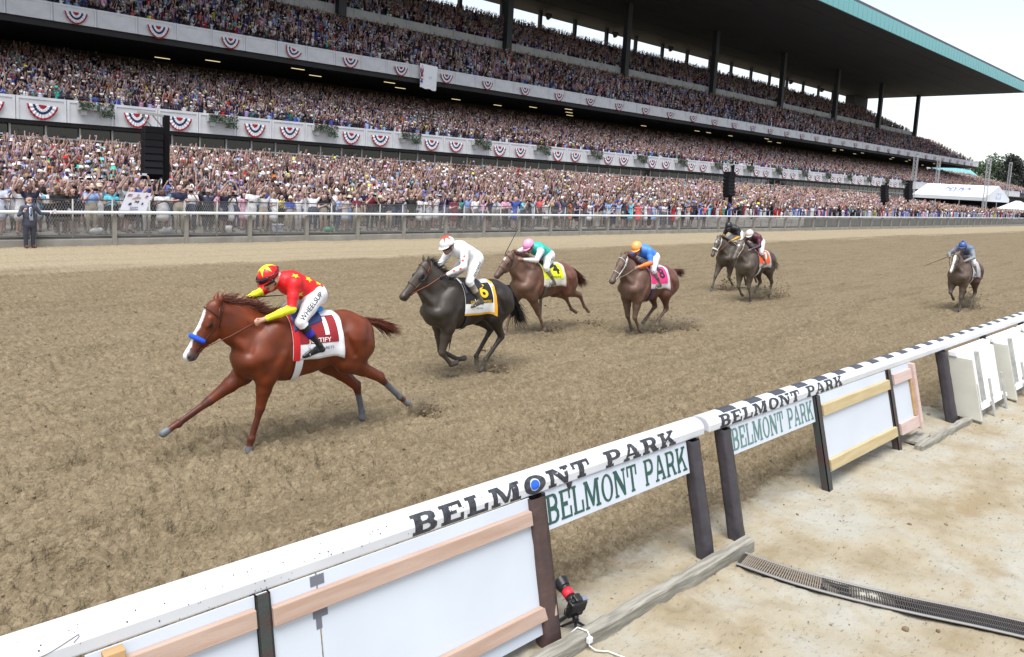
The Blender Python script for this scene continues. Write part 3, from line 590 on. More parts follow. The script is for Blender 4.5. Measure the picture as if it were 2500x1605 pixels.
haze_sheet('dust_screen', -2, 64, FY + .05, .20, 1.04, screen_mat('dusty screen', (.22, .21, .20), .5, .22, .46), True)
haze_sheet('dust_screen', 64, 150, FY + .05, .20, 1.10, screen_mat('dense screen', (.13, .135, .13), .9, .80, .95))
mb = MB()
for i in range(330):
    for s in (1, -1):
        x = 3.5 + .09 * i; x0, x1 = (x, x + .62) if s > 0 else (x + .62, x); mb.tube([(x0, FY + .1, .36), (x1, FY + .1, 1.67)], .0035, 3, cap=False)
fpart(mb, 'chain_link', galv)['kind'] = 'stuff'
mb = MB(); mb.box(-60, 400, FY + .28, 31.6, -.2, .0); mb.box(31.6 - 1e9 * 0, 31.6, 0, 0, 0, 0); mb = MB()
mb.add([(-60, 30.9, .36), (420, 30.9, .36), (420, 33.0, .40), (-60, 33.0, .40), (420, 60.5, 2.6), (-60, 60.5, 2.6), (420, 64, 2.61), (-60, 64, 2.61)], [(0, 1, 2, 3), (3, 2, 4, 5), (5, 4, 6, 7)]); tag(mb.build('apron', mat('apron paving', (.24, .23, .21), .9, var=.15, scale=.8)), kind='structure')
def apron_z(Y): return np.where(Y < 33, .38, .40 + (Y - 33) / 27.5 * 2.2)

# ================================================================ grandstand
gs = empty('grandstand', (60, 61, 0)); tag(gs, 'long multi deck racecourse grandstand packed with people under a dark overhanging roof', 'grandstand')
def gpart(mb, nm, m, **k):
    mb.v = [(v[0] - 60, v[1] - 61, v[2]) for v in mb.v]; return mb.build(nm, m, gs, **k)
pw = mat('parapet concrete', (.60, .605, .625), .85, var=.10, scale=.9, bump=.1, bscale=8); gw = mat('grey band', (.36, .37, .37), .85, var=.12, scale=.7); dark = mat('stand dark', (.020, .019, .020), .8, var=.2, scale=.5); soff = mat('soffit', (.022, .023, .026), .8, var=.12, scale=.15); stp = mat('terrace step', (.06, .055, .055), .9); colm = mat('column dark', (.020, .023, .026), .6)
X0, XE = 2.0, 266.0
def panel_mesh(w_, h, fr, th, m):
    mb = MB(); a, b = w_ / 2 - .02, h; mb.box(-a, a, .05, .22, 0, b)
    for x0, x1, z0, z1 in ((-a, -a + fr, 0, b), (a - fr, a, 0, b), (-a + fr, a - fr, b - fr * 1.1, b)): mb.box(x0, x1, 0, .0495, z0, z1)
    return mb.mesh('parapet_panel', m)
pu, pl_, pb_ = panel_mesh(3.285, 1.5, .16, .1, pw), panel_mesh(3.067, 1.62, .16, .1, pw), panel_mesh(4.1, 1.35, .08, .1, gw)
x = 10.93 - 3.285 * 2.5
while x < XE: link('parapet_panel', pu, gs, (x - 60, 73 - 61, 14.25)); x += 3.285
x = 17.27 - 3.067 * 5
while x < 268: link('parapet_panel', pl_, gs, (x - 60, 0, 5.48)); x += 3.067
x = 20.
while x < 251: link('band_panel', pb_, gs, (x - 60, 87 - 61, 22.55)); x += 4.1
# slabs, decks, walls
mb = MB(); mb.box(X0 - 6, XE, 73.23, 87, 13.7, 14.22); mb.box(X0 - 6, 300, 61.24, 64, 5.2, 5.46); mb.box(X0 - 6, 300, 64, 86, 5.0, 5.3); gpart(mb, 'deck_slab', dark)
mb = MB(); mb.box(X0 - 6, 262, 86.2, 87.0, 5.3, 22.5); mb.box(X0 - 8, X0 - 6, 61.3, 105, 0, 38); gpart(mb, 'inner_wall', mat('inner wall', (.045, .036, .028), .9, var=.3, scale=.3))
def tier(nm, y0, z0, n, dp, rs, xa, xb, zb):
    mb = MB(); 
    for i in range(n): mb.box(xa, xb, y0 + dp * i, y0 + dp * (i + 1) - .004, zb if i == 0 else z0 + rs * (i - 2), z0 + rs * i)
    gpart(mb, nm, stp); return [(y0 + dp * (i + .55), z0 + rs * i) for i in range(n)]
ROWS_L = tier('lower_tier', 61.5, 6.0, 25, .92, .222, X0 - 6, 300, 5.47); ROWS_U = tier('upper_tier', 73.5, 14.7, 14, .93, .475, X0 - 6, XE, 14.23); ROWS_T = tier('top_tier', 87.4, 23.0, 17, .95, .465, 10, 250.5, 22.5)
for y, z, xe in ((61.12, 7.45, 268), (73.12, 16.05, XE)):
    mb = MB(); mb.tube([(X0, y, z), (xe, y, z)], .022, 6); mb.tube([(X0, y, z - .17), (xe, y, z - .17)], .014, 6)
    for i in range(int((xe - X0) / 1.64)): mb.tube([(X0 + 1.64 * i, y, z - .4), (X0 + 1.64 * i, y, z)], .018, 5)
    gpart(mb, 'handrail', dkm)
for i in range(-1, 8):
    x = 48.56 + 28.62 * i; mb = MB(); mb.box(x - .55, x + .55, 86.0, 86.95, 22.4, 35.1); gpart(mb, 'column', colm)
x = 91.2 - 9.8 * 6
while x < 236:
    mb = MB(); mb.box(x - .32, x + .32, 103.8, 104.4, 31.2, 35.1); gpart(mb, 'mullion', colm); x += 9.8
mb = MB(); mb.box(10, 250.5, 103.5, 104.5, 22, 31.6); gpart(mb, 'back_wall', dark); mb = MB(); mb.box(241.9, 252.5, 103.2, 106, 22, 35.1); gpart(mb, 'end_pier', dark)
for i, (px, py) in enumerate(((1333, 35), (1497, 80), (1633, 115), (1928, 197), (2004, 217))):
    p = on_y(px, py, 102.5); mb = MB(); mb.tube([(p.x, p.y, 35.1), (p.x, p.y, p.z)], .06, 6); mb.tube([(p.x, p.y, p.z), (p.x + .9, p.y, p.z - .35)], [.25, .7], 8); gpart(mb, 'floodlight', dkm)
# roof
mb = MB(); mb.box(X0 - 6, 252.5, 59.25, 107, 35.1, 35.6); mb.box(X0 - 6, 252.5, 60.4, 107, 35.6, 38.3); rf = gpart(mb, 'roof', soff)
for k in range(7):
    mb = MB(); y = 63 + 6 * k; mb.box(X0, 252, y, y + .10, 35.04, 35.098); o = gpart(mb, 'soffit_seam', colm)
ttm = mat('teal cladding', (.17, .43, .45), .5, var=.10, scale=.25)
tp = MB(); tp.box(-1.0, 1.0, 0, .22, 0, 2.5); tp.box(-1.03, -.99, -.06, .0, 0, 2.5); tp = tp.mesh('fascia_panel', ttm)
for i in range(76):
    o = link('fascia_panel', tp, gs, (101 + 2.015 * i - 60, 59.0 - 61, 35.02))
mb = MB(); mb.box(X0, 252.5, 59.9, 60.38, 37.6, 38.55); gpart(mb, 'roof_edge', mat('roof edge', (.10, .10, .12), .7))
# strip lights under the upper deck
stl = bpy.data.materials.new('strip light'); stl.use_nodes = True; stl.node_tree.nodes['Principled BSDF'].inputs['Emission Color'].default_value = (1, .83, .45, 1); stl.node_tree.nodes['Principled BSDF'].inputs['Emission Strength'].default_value = .30
sm_ = MB().box(-.75, .75, -.06, .06, -.05, 0).mesh('strip_light', stl); rr = np.random.default_rng(4)
for i in range(64):
    x = 26 + 3.9 * i * (1 if i > 0 else 1)
    if x > 258 or rr.random() < .6: continue
    link('strip_light', sm_, gs, (x - 60, rr.choice([76.0, 79.5, 83.0]) - 61, 13.69))
# ground floor glazing
glz = mat('glazing', (.018, .020, .022), .08, spec=.6); fr = mat('window frame', (.72, .73, .75), .5); gp = MB(); gp.box(-1.02, 1.02, .0, .03, 2.6, 5.2); gp = gp.mesh('window_pane', glz); fm_ = MB(); fm_.box(-1.10, -.98, -.09, .06, 2.6, 5.2); fm_.box(-.98, 1.10, -.09, .0, 4.28, 4.40); fm_ = fm_.mesh('window_frame', fr)
for i in range(80):
    link('window_pane', gp, gs, (4 + 2.2 * i - 60, 63.2 - 61, 0)); link('window_frame', fm_, gs, (4 + 2.2 * i - 60, 63.2 - 61, 0))
mb = MB(); mb.box(X0 - 6, 300, 63.35, 64, 0, 5.2); gpart(mb, 'ground_floor_wall', dark)

# ---------------------------------------------------------------- bunting on the parapets
BR, BW, BB = mat('bunting red', (.30, .010, .020), .8, var=.25, scale=3), mat('bunting white', (.66, .66, .69), .8, var=.12, scale=3), mat('bunting blue', (.016, .028, .095), .8, var=.15, scale=3)
def band_mesh(nm, r0_, r1_, m, seed, sag=1.0):
    mb = MB(); n = 20
    for i in range(n + 1):
        a = math.pi + math.pi * i / n; pl = .035 * (1 if i % 2 else -1)
        for r in (r0_, r1_):
            w_ = .92 * r; cx_ = math.cos(a); sn = math.sin(a); mb.v.append((w_ * cx_ * (1 - .24 * abs(sn)), -.05 - pl * r - .03 * r, 1.06 * r * -abs(sn) ** .86 * sag))
    for i in range(n): mb.f.append([2 * i, 2 * i + 2, 2 * i + 3, 2 * i + 1]); mb.m.append(0)
    return mb.mesh(nm, m)
BANDS = [band_mesh('red_centre', .001, .27, BR, 1), band_mesh('inner_white_band', .27, .46, BW, 2), band_mesh('blue_band', .46, .64, BB, 3), band_mesh('outer_white_band', .64, .87, BW, 4), band_mesh('red_edge', .87, 1.0, BR, 5)]
BN = ['red_centre', 'inner_white_band', 'blue_band', 'outer_white_band', 'red_edge']
def bunting(x, y, z, label, group, tilt=0.0, sc=1.0):
    e = empty('bunting', (x, y, z)); e.rotation_euler = (rr.normal(0, .03), tilt, rr.normal(0, .03)); e.scale = (sc * rr.normal(1, .03), 1, sc * rr.normal(1, .03)); tag(e, label, 'bunting', group)
    for nm, me in zip(BN, BANDS): link(nm, me, e)
x = 15.89 - 6.6; i = 0
while x < 264:
    t = .0
    if i == 4: t = .35
    bunting(x, 72.96, 15.22, 'red white and blue fan bunting hanging from the upper deck parapet' if i != 4 else 'crumpled red white and blue bunting twisted on the upper parapet', 'buntings along the upper deck', t); x += 6.6; i += 1
for k in range(-1, 18):
    for dx in (17.27, 20.38): 
        if dx + 9.2 * k < 180: bunting(dx + 9.2 * k, 60.96, 6.56, 'red white and blue fan bunting hanging from the lower deck parapet', 'buntings along the lower deck', rr.normal(0, .05))
# ---------------------------------------------------------------- planters
leafm = mat('trailing leaves', (.035, .075, .03), .6, var=.4, scale=5); flw = mat('red flowers', (.40, .02, .018), .6, var=.2, scale=9)
def leaf_cloud(n, fn, s, seed):
    r = np.random.default_rng(seed); mb = MB()
    for _ in range(n):
        c = Vector(fn(r)); a = Vector(r.normal(0, 1, 3)).normalized(); b = a.cross(Vector(r.normal(0, 1, 3))).normalized(); q = s * r.uniform(.6, 1.3); mb.add([c + a * q, c + b * q * .55, c - a * q, c - b * q * .55], [(0, 1, 2, 3)])
    return mb
tm_ = MB(); tm_.box(-1.15, 1.15, -.52, -.02, .0, .50); tm_ = tm_.mesh('trough', mat('planter concrete', (.46, .46, .45), .85, var=.12, scale=2)); bm_ = MB(); bm_.box(-.16, .16, -.40, .0, -.38, -.03); bm_ = bm_.mesh('bracket', MATS['planter concrete'])
fols = [leaf_cloud(620, lambda r: (lambda x: (x, -.50 - r.uniform(-.1, .16), .55 - (r.random() ** 1.3) * (1.0 if x > .2 else .55)))(r.uniform(-1.15, 1.2)), .085, s).mesh('foliage', leafm) for s in (1, 2, 3)]
flos = [leaf_cloud(60, lambda r: (r.uniform(-1.1, 1.1), -.4 + r.normal(0, .1), .58 + r.normal(0, .06)), .06, s).mesh('flowers', flw) for s in (4, 5)]
for k in range(18):
    e = empty('flower_planter', (14.45 + 9.2 * k, 61, 6.47)); tag(e, 'concrete planter of trailing greenery and red flowers on the lower parapet', 'planter', 'planters along the lower deck'); link('trough', tm_, e)
    for dx in (-.75, .75): link('bracket', bm_, e, (dx, 0, 0))
    link('foliage', fols[k % 3], e)['kind'] = 'stuff'; link('flowers', flos[k % 2], e)['kind'] = 'stuff'
# ---------------------------------------------------------------- hanging bed-sheet banner
bs = empty('sheet_banner', (52.7, 72.85, 15.9)); tag(bs, 'white bedsheet banner with coloured handwriting hung over the upper parapet', 'banner'); mb = MB(); nx, nz = 12, 12
for i in range(nx + 1):
    for j in range(nz + 1):
        u, v = i / nx, j / nz; mb.v.append((-1.3 + 2.6 * u + .10 * v * (1 - 2 * u), -.10 - .06 * math.sin(u * 9 + v * 3) * v, .10 * (1 - u) - 2.75 * v - .12 * u * v + .05 * math.sin(u * 14) * (j == nz)))
for i in range(nx):
    for j in range(nz): a = i * (nz + 1) + j; mb.f.append([a, a + 1, a + nz + 2, a + nz + 1]); mb.m.append(0)
mb.build('sheet', mat('bedsheet', (.80, .81, .83), .8), bs, smooth=True)
def banner_text(s, size, x, z, c, bold=.02):
    V, F = text_mesh(s, size, bold); mb = MB(); mb.add([(x + a, -.185, z + b) for a, b in V], F); mb.build('writing', mat('banner ink %s' % (c,), c, .8), bs)
for i, (ch, c) in enumerate((('N', (.30, .03, .10)), ('B', (.25, .03, .12)), ('C', (.30, .08, .05)), ('4', (.05, .05, .35)))): banner_text(ch, .62, -1.03, -.72 - .42 * i, c, .03)
mb = MB(); mb.tube([(-1.12, -.19, -.45), (-1.0, -.19, -.22), (-.95, -.19, -.12), (-1.0, -.19, -.06), (-1.05, -.19, -.12), (-1.0, -.19, -.22), (-.88, -.19, -.45)], .02, 5); mb.build('ribbon_drawing', mat('ribbon ink', (.62, .25, .45), .8), bs)
banner_text('ET', .45, .25, -1.45, (.45, .5, .70), .0)

# ================================================================ loudspeakers, marquees, masts, trees
spk = mat('speaker black', (.008, .008, .010), .7, bump=.2, bscale=30, spec=.12)
def speaker_pole(x, y, zb, zt, zs0, zs1, label, lean=.20, w_=.72):
    e = empty('loudspeaker_tower', (x, y, zb)); tag(e, label, 'loudspeaker', 'loudspeaker towers behind the fence'); mb = MB(); mb.box(-.12, .12, -.12, .12, 0, zt - zb); mb.build('mast', spk, e, bevel=.02)
    mb = MB(); mb.beam((.15, 0, zt - zb - .05), (-1.15, -.1, zt - zb + .02), .10, .10); mb.tube([(-.1, 0, zt - zb - .55), (-.55, -.05, zt - zb - .05)], .03, 6); mb.tube([(-.55, 0, zt - zb - .55), (-.95, -.05, zt - zb - .05)], .03, 6); mb.build('arm', galv, e)
    n = 7; hb = (zs1 - zs0) / n
    for i in range(n):
        z = zs1 - zb - hb * (i + .5); dx = -.56 - lean * (i / n) * .9; dy = -.12 - .035 * i * i * .2; mb = MB(); mb.obox((dx, dy, z), (w_ * .5, 0, 0), (0, .28, -.02 * i), (0, .012 * i, hb * .46)); mb.build('speaker_cabinet', spk, e, bevel=.02)
speaker_pole(10.50, 33, .38, 5.15, 2.55, 4.65, 'tall black loudspeaker stack on a mast behind the paper poster', .15); speaker_pole(55.25, 33, .38, 5.35, 2.7, 4.75, 'black loudspeaker stack on a mast above the crowd, beside a single flower planter', .35, .95); speaker_pole(88.0, 33, .38, 5.05, 2.8, 4.7, 'black loudspeaker stack on a mast not far before the big marquee', .3, .95)
p = on_y(2222, 440, 40); speaker_pole(p.x, 40, .9, 6.0, 3.2, 5.9, 'black loudspeaker stack right beside the end of the big white marquee', .2, 1.4)
def truss(x, y, h, label, w_=.42):
    e = empty('lattice_mast', (x, y, 0)); tag(e, label, 'mast', 'lattice light masts round the marquee'); mb = MB(); n = int(h / .6)
    for a in (-1, 1):
        for b in (-1, 1): mb.tube([(a * w_ / 2, b * w_ / 2, 0), (a * w_ / 2, b * w_ / 2, h)], .04, 5)
    for i in range(n):
        z = h * i / n; z2 = h * (i + 1) / n
        for a, b, c, d in ((-1, -1, 1, -1), (1, -1, 1, 1), (1, 1, -1, 1), (-1, 1, -1, -1)):
            mb.tube([(a * w_ / 2, b * w_ / 2, z), (c * w_ / 2, d * w_ / 2, z2)], .022, 4); mb.tube([(a * w_ / 2, b * w_ / 2, z), (c * w_ / 2, d * w_ / 2, z)], .022, 4)
    mb.build('lattice', mat('truss alloy', (.42, .43, .45), .4, metal=.4), e); mb = MB(); mb.box(-.3, .3, -.3, .3, h, h + .35); mb.build('head_block', galv, e)
    mb = MB(); mb.box(-.6, .6, -.6, .6, -.1, .12); mb.build('base_plate', galv, e)
p = on_y(2237, 384, 48); truss(p.x, 48, p.z, 'lattice light mast standing behind the left end of the big marquee', .55); p = on_y(2293, 392, 52); truss(p.x, 52, p.z, 'slender lattice mast rising behind the printed marquee roof', .5); p = on_y(2416, 391, 36.3); truss(p.x, 36.3, p.z, 'lattice mast carrying a black camera hoist beside the marquee gable', .5); p = on_y(2468, 400, 54); truss(p.x, 54, p.z, 'lattice mast in front of the dark trees', .55)
tw = mat('marquee white', (.80, .81, .82), .6, var=.03, scale=.5); tg = mat('pale tent canvas', (.62, .66, .70), .7)  # second material is the small tent's own grey-white canvas
mq = empty('marquee', (141, 37, 0)); tag(mq, 'long white marquee with blue lettering on its roof at the end of the crowd', 'marquee')
LW, LL, ze, zr = 14.5, 11.3, 4.15, 6.25      # wide along the track, long away from it
mb = MB(); mb.add([(0, 0, ze), (LW / 2, 0, zr), (LW / 2, LL, zr), (0, LL, ze)], [(0, 1, 2, 3)]); mb.build('roof_slope', tw, mq, fix=False)
mb = MB(); mb.add([(LW, 0, ze), (LW, LL, ze), (LW / 2, LL, zr), (LW / 2, 0, zr)], [(0, 1, 2, 3)]); mb.build('roof_slope', tw, mq)
mb = MB(); mb.add([(0, 0, 3.5), (LW, 0, 3.5), (LW, 0, ze), (LW / 2, 0, zr), (0, 0, ze)], [(0, 1, 2, 3, 4)]); mb.build('gable', mat('marquee gable', (.66, .68, .71), .65), mq)
mb = MB(); mb.add([(-.01, 0, 3.55), (-.01, 0, ze), (-.01, LL, ze), (-.01, LL, 3.55)], [(0, 1, 2, 3)]); mb.build('valance', MATS['marquee gable'], mq)
mb = MB(); mb.box(.3, LW - .3, LL - .2, LL, 0, ze); mb.box(LW - .2, LW, .3, LL - .3, 0, ze - .1); mb.build('back_wall', dark, mq)
for x, y in ((0.1, 0.1), (0.1, 3.8), (.1, 7.5), (.1, LL - .1), (LW - .1, .1), (LW / 2, .1)):
    mb = MB(); mb.tube([(x, y, 0), (x, y, ze - .05)], .07, 6); mb.build('pole', galv, mq)
for body, size, dy, c in (('NYRA', 1.35, 4.5, (.14, .16, .38)), ('BETS', 1.0, 3.0, (.30, .38, .55))):
    V, F = text_mesh(body, size, .04); mb = MB(); sl_ = (zr - ze) / (LW / 2); mb.add([(dy + b * 1.6, 5.4 - a * 1.15, ze + sl_ * (dy + b * 1.6) + .04) for a, b in V], F); mb.build('roof_lettering', mat('marquee ink %s' % body, c, .7), mq)
mb = MB(); mb.add([(6, -.03, 4.0), (9, -.03, 4.0), (9, -.03, 5.0), (6, -.03, 5.0)], [(0, 1, 2, 3)]); mb.build('emblem', mat('emblem ink', (.30, .34, .52), .7, color2=(.66, .67, .72), scale=1.2), mq)
sm = empty('pavilion_tent', (151, 34.6, 0)); tag(sm, 'small white peaked tent with closed walls at the end of the fence', 'tent'); mb = MB(); a = 5.0; b = 1.9
mb.add([(-a, -b, 2.45), (a, -b, 2.45), (a, b, 2.45), (-a, b, 2.45), (-1.5, 0, 3.9), (1.5, 0, 3.9)], [(0, 1, 5, 4), (1, 2, 5), (2, 3, 4, 5), (3, 0, 4)]); mb.build('roof', tg, sm); mb = MB(); mb.box(-a + .05, a - .05, -b + .05, b - .05, 0, 2.45); mb.build('wall', tg, sm)
st = empty('scaffold_platform', (139, 42, 0)); tag(st, 'dark scaffold platform with blue seats in front of the big marquee', 'platform'); mb = MB(); mb.box(-1.5, 1.5, -5, 5, 1.6, 1.8); mb.build('deck', dkm, st)
for i in range(6): mb = MB(); mb.tube([(-1.4, -5 + 2 * i, 0), (-1.4, -5 + 2 * i, 2.8)], .05, 5); mb.build('upright', dkm, st)
mb = MB(); mb.box(-1.45, -1.4, -5, 5, 2.7, 2.78); mb.build('guard_rail', dkm, st)
for i in range(5): mb = MB(); mb.box(0, .5, -4 + 1.7 * i, -3.2 + 1.7 * i, 1.8, 2.5); mb.build('seat', mat('blue seats', (.03, .08, .22), .6), st, bevel=.1)
# far canopy beyond the stand
q0, q1 = on_y(2286, 405, 84), on_y(2394, 434, 84); cn = empty('far_canopy', (q0.x, 84, q1.z)); tag(cn, 'pale teal canopy roof beyond the end of the upper deck', 'canopy'); L_ = q1.x - q0.x; n = 22
for i in range(n):
    mb = MB(); xa, xb = L_ * i / n, L_ * (i + 1) / n - .1; mb.add([(xa, 0, 0), (xb, 0, 0), (xb, 3.5, 2.6), (xa, 3.5, 2.6)], [(0, 1, 2, 3)]); mb.add([(xa, 0, -.25), (xb, 0, -.25), (xb, 0, -.004), (xa, 0, -.004)], [(0, 1, 2, 3)]); mb.build('roof_panel', ttm, cn)
for i in range(6): mb = MB(); mb.tube([(L_ * i / 5, 3, 1.6), (L_ * i / 5, 3, -q1.z)], .12, 6); mb.build('post', dkm, cn)
# trees
bark = mat('bark', (.06, .045, .035), .9, bump=.4)
def tree(px, Y, h, rad, m, label, seed, nl=4200, ls=.75):
    p = on_y(px, 540, Y); e = empty('tree', (p.x, Y, 0)); tag(e, label, 'tree', 'trees beyond the grandstand'); r = np.random.default_rng(seed); mb = MB(); mb.tube([(0, 0, -.2), (.2, 0, h * .3), (0, .3, h * .62)], [.7, .5, .2], 8)
    blobs = []
    for i in range(22):
        a = r.uniform(0, 6.28); t = r.random(); d = rad * r.uniform(.25, .8) * math.sin(math.pi * (.25 + .7 * t)); c = np.array([d * math.cos(a), d * math.sin(a), h * (.30 + .62 * t)]); blobs.append((c, rad * r.uniform(.22, .42)))
        mb.tube([(0, 0, h * (.25 + .3 * t)), tuple(c * .6 + np.array([0, 0, h * .12])), tuple(c)], [.22, .12, .04], 5)
    mb.build('trunk', bark, e)
    def f(r_):
        c, q = blobs[int(r_.integers(len(blobs)))]; d = r_.normal(0, 1, 3); d /= np.linalg.norm(d); return c + d * q * r_.random() ** .4
    leaf_cloud(nl, f, ls, seed).build('crown', m, e)
tl1, tl2 = mat('dark leaves', (.020, .026, .020), .7, var=.4, scale=.4), mat('green leaves', (.045, .085, .03), .7, var=.4, scale=.4)
tree(2405, 150, 35, 17, tl2, 'mid green broad tree just past the end of the upper deck', 3); tree(2455, 130, 33, 13, tl1, 'dark round crowned tree behind the lattice mast', 5); tree(2500, 125, 30, 14, tl1, 'dark spreading tree behind the small peaked tent', 8); tree(2320, 190, 34, 22, tl2, 'green tree glimpsed under the upper deck above the teal canopy', 9, 3000); tree(2560, 150, 34, 18, tl2, 'broad green tree farthest past the dark trees', 12, 3000)
# ================================================================ the crowd
SHIRT = [('#f4f4f8', 'white', 24), ('#d4daec', 'pale grey', 9), ('#9dbcf0', 'light blue', 13), ('#3a5cc0', 'blue', 7), ('#1a2044', 'navy', 17), ('#0e0e14', 'black', 19), ('#3d4050', 'dark grey', 8), ('#c9262b', 'red', 4), ('#7c1d34', 'maroon', 4), ('#eeb0d0', 'pink', 8), ('#f06a6a', 'coral', 2), ('#bfaae6', 'lilac', 6), ('#5a3a8c', 'purple', 3), ('#3fc4b2', 'mint green', 2), ('#2e7a5c', 'green', 1.5), ('#d8d83c', 'yellow', 1.2), ('#a88e80', 'tan', 2), ('#e07b3e', 'orange', 1), ('#6fd0e8', 'turquoise', 3)]
SC = np.array([lin(c) for c, _, _ in SHIRT]); SW = np.array([w_ for _, _, w_ in SHIRT]); SW = SW / SW.sum()
SKT = np.array([(.50, .31, .27), (.40, .245, .21), (.54, .36, .32), (.27, .16, .125), (.12, .07, .055), (.45, .29, .255)]); HRC = np.array([(.03, .02, .015), (.015, .012, .012), (.09, .05, .025), (.28, .18, .08), (.30, .28, .26), (.12, .06, .03)]); TRC = np.array([(.05, .06, .11), (.02, .02, .025), (.38, .33, .25), (.15, .15, .17), (.55, .55, .56), (.07, .09, .18)])
def lowpoly(pose, lod, hat=0, phone=False, legs=False):
    """standing figure facing -Y at the origin; part ids 0 shirt 1 skin 2 hair 3 trousers 4 hat 5 phone"""
    V, F, P = [], [], []
    def tube(pts, rs, n, part, sx=1.0, cap=True):
        b = len(V); pts = [np.array(p, float) for p in pts]
        for i, p in enumerate(pts):
            d = pts[min(i + 1, len(pts) - 1)] - pts[max(i - 1, 0)]; d /= np.linalg.norm(d) + 1e-9; u = np.cross(d, (0, 1, .02)); u /= np.linalg.norm(u) + 1e-9; v = np.cross(d, u)
            for j in range(n): a = 2 * math.pi * j / n; V.append(p + (u * math.cos(a) * sx + v * math.sin(a)) * rs[i])
        for i in range(len(pts) - 1):
            for j in range(n):
                a, c = b + i * n + j, b + i * n + (j + 1) % n; F.append((a, c, c + n)); F.append((a, c + n, a + n)); P.extend([part, part])
        if cap:
            for j in range(1, n - 1): F.append((b + (len(pts) - 1) * n, b + (len(pts) - 1) * n + j, b + (len(pts) - 1) * n + j + 1)); P.append(part)
    n = 5 if lod == 0 else (4 if lod == 1 else 3)
    if legs:
        for s in (1, -1): tube([(.09 * s, 0, 0), (.10 * s, 0, .45), (.09 * s, 0, .88)], [.05, .06, .09], n, 3)
    if lod < 2: tube([(0, 0, .80 if legs else .75), (0, .02, 1.10), (0, .01, 1.36), (0, .01, 1.46)], [.125, .125, .125, .06], n, 0, 1.55)
    else: tube([(0, 0, .6), (0, .01, 1.38)], [.12, .135], n, 0, 1.5)
    if lod < 2:
        hp = [(0, -.01, 1.46), (0, -.03, 1.53), (0, -.035, 1.62), (0, -.02, 1.70), (0, 0, 1.745)]; tube(hp, [.05, .088, .100, .085, .03], n, 1); b = len(F)
        k = 2 * n
        for i in range(len(F)): pass
        # crown and back of the head are hair
        hb = len(F) - (len(hp) - 1) * k - (n - 2)
        for i in range(hb, len(F)):
            c = np.mean([V[q] for q in F[i]], 0)
            if c[2] > 1.665 or (c[1] > .0 and c[2] > 1.5): P[i] = 2
    else: tube([(0, -.02, 1.48), (0, -.02, 1.60), (0, -.02, 1.72)], [.06, .10, .05], 3, 1); P[-1] = 2
    if hat == 1: tube([(0, 0, 1.66), (0, 0, 1.67), (0, 0, 1.69), (0, 0, 1.80)], [.19, .19, .11, .09], n if lod == 0 else 4, 4)
    if hat == 2: tube([(0, -.02, 1.67), (0, 0, 1.76), (0, 0, 1.78)], [.105, .09, .03], n if lod == 0 else 4, 4); tube([(0, -.08, 1.68), (0, -.19, 1.67)], [.08, .05], 3, 4)
    if hat == 3:
        for j in range(5): a = j * 1.256; tube([(.09 * math.cos(a), .09 * math.sin(a), 1.68), (.17 * math.cos(a), .17 * math.sin(a), 1.78)], [.05, .02], 3, 4)
        tube([(0, 0, 1.67), (0, 0, 1.76)], [.12, .10], 5, 4)
    AR = {'up': ((.30, -.10, 1.62), (.30, -.16, 1.92)), 'vee': ((.36, -.02, 1.58), (.50, -.08, 1.86)), 'face': ((.28, -.16, 1.24), (.10, -.26, 1.56)), 'down': ((.25, 0, 1.12), (.24, -.12, .92)), 'clap': ((.27, -.10, 1.15), (.07, -.30, 1.27)), 'fwd': ((.26, -.22, 1.30), (.26, -.50, 1.36)), 'high': ((.27, -.12, 1.66), (.16, -.22, 1.98))}
    m = 3
    for s, pz in ((1, pose[0]), (-1, pose[1])):
        if lod == 2 and pz in ('down', 'clap', 'fwd'): continue
        e, h = AR[pz]; e = (e[0] * s, e[1], e[2]); h = (h[0] * s, h[1], h[2])
        if lod < 2: tube([(.19 * s, 0, 1.38), ((.19 * s + e[0]) / 2, e[1] / 2, (1.38 + e[2]) / 2)], [.062, .055], m, 0, cap=False); tube([((.19 * s + e[0]) / 2, e[1] / 2, (1.38 + e[2]) / 2), e, h], [.05, .042, .036], m, 1); tube([h, (h[0], h[1] - .02, h[2] + .10)], [.045, .03], m, 1)
        else: tube([(.19 * s, 0, 1.36), h], [.055, .045], 3, 1)
    if phone and lod < 2:
        h = AR[pose[0]][1]; x = h[0] * .4; b = len(V); V.extend(np.array([(x - .05, h[1] - .05, h[2] + .02), (x + .10, h[1] - .05, h[2] + .02), (x + .10, h[1] - .05, h[2] + .11), (x - .05, h[1] - .05, h[2] + .11)])); F.extend([(b, b + 1, b + 2), (b, b + 2, b + 3)]); P.extend([5, 5])
    return np.array(V), np.array(F), np.array(P)
POSES = [('up', 'up'), ('up', 'down'), ('vee', 'vee'), ('face', 'face'), ('clap', 'clap'), ('down', 'down'), ('down', 'up'), ('high', 'high'), ('fwd', 'down'), ('high', 'down'), ('face', 'up'), ('down', 'down')]
TPL = {l: [lowpoly(p, l, h, ph, False) for p in POSES for h, ph in (((0, False), (0, True), (0, False), (0, False), (0, True), (2, False), (0, False), (1, False)) if l < 2 else ((0, False), (0, False), (0, False), (2, False)))] + ([lowpoly(('up', 'face'), l, 3), lowpoly(('clap', 'clap'), l, 3)] if l < 2 else []) for l in (0, 1, 2)}
LEGS = [lowpoly(p, 0, h, ph, True) for p in POSES for h, ph in ((0, False), (0, True), (2, False), (1, False))]
crng = np.random.default_rng(99)
SWD = SW * np.array([.9, .7, .9, 1.1, 2.4, 2.4, 2.2] + [.75] * (len(SW) - 7)); SWD = SWD / SWD.sum()     # more dark suits on the decks, also put in to deepen their shade
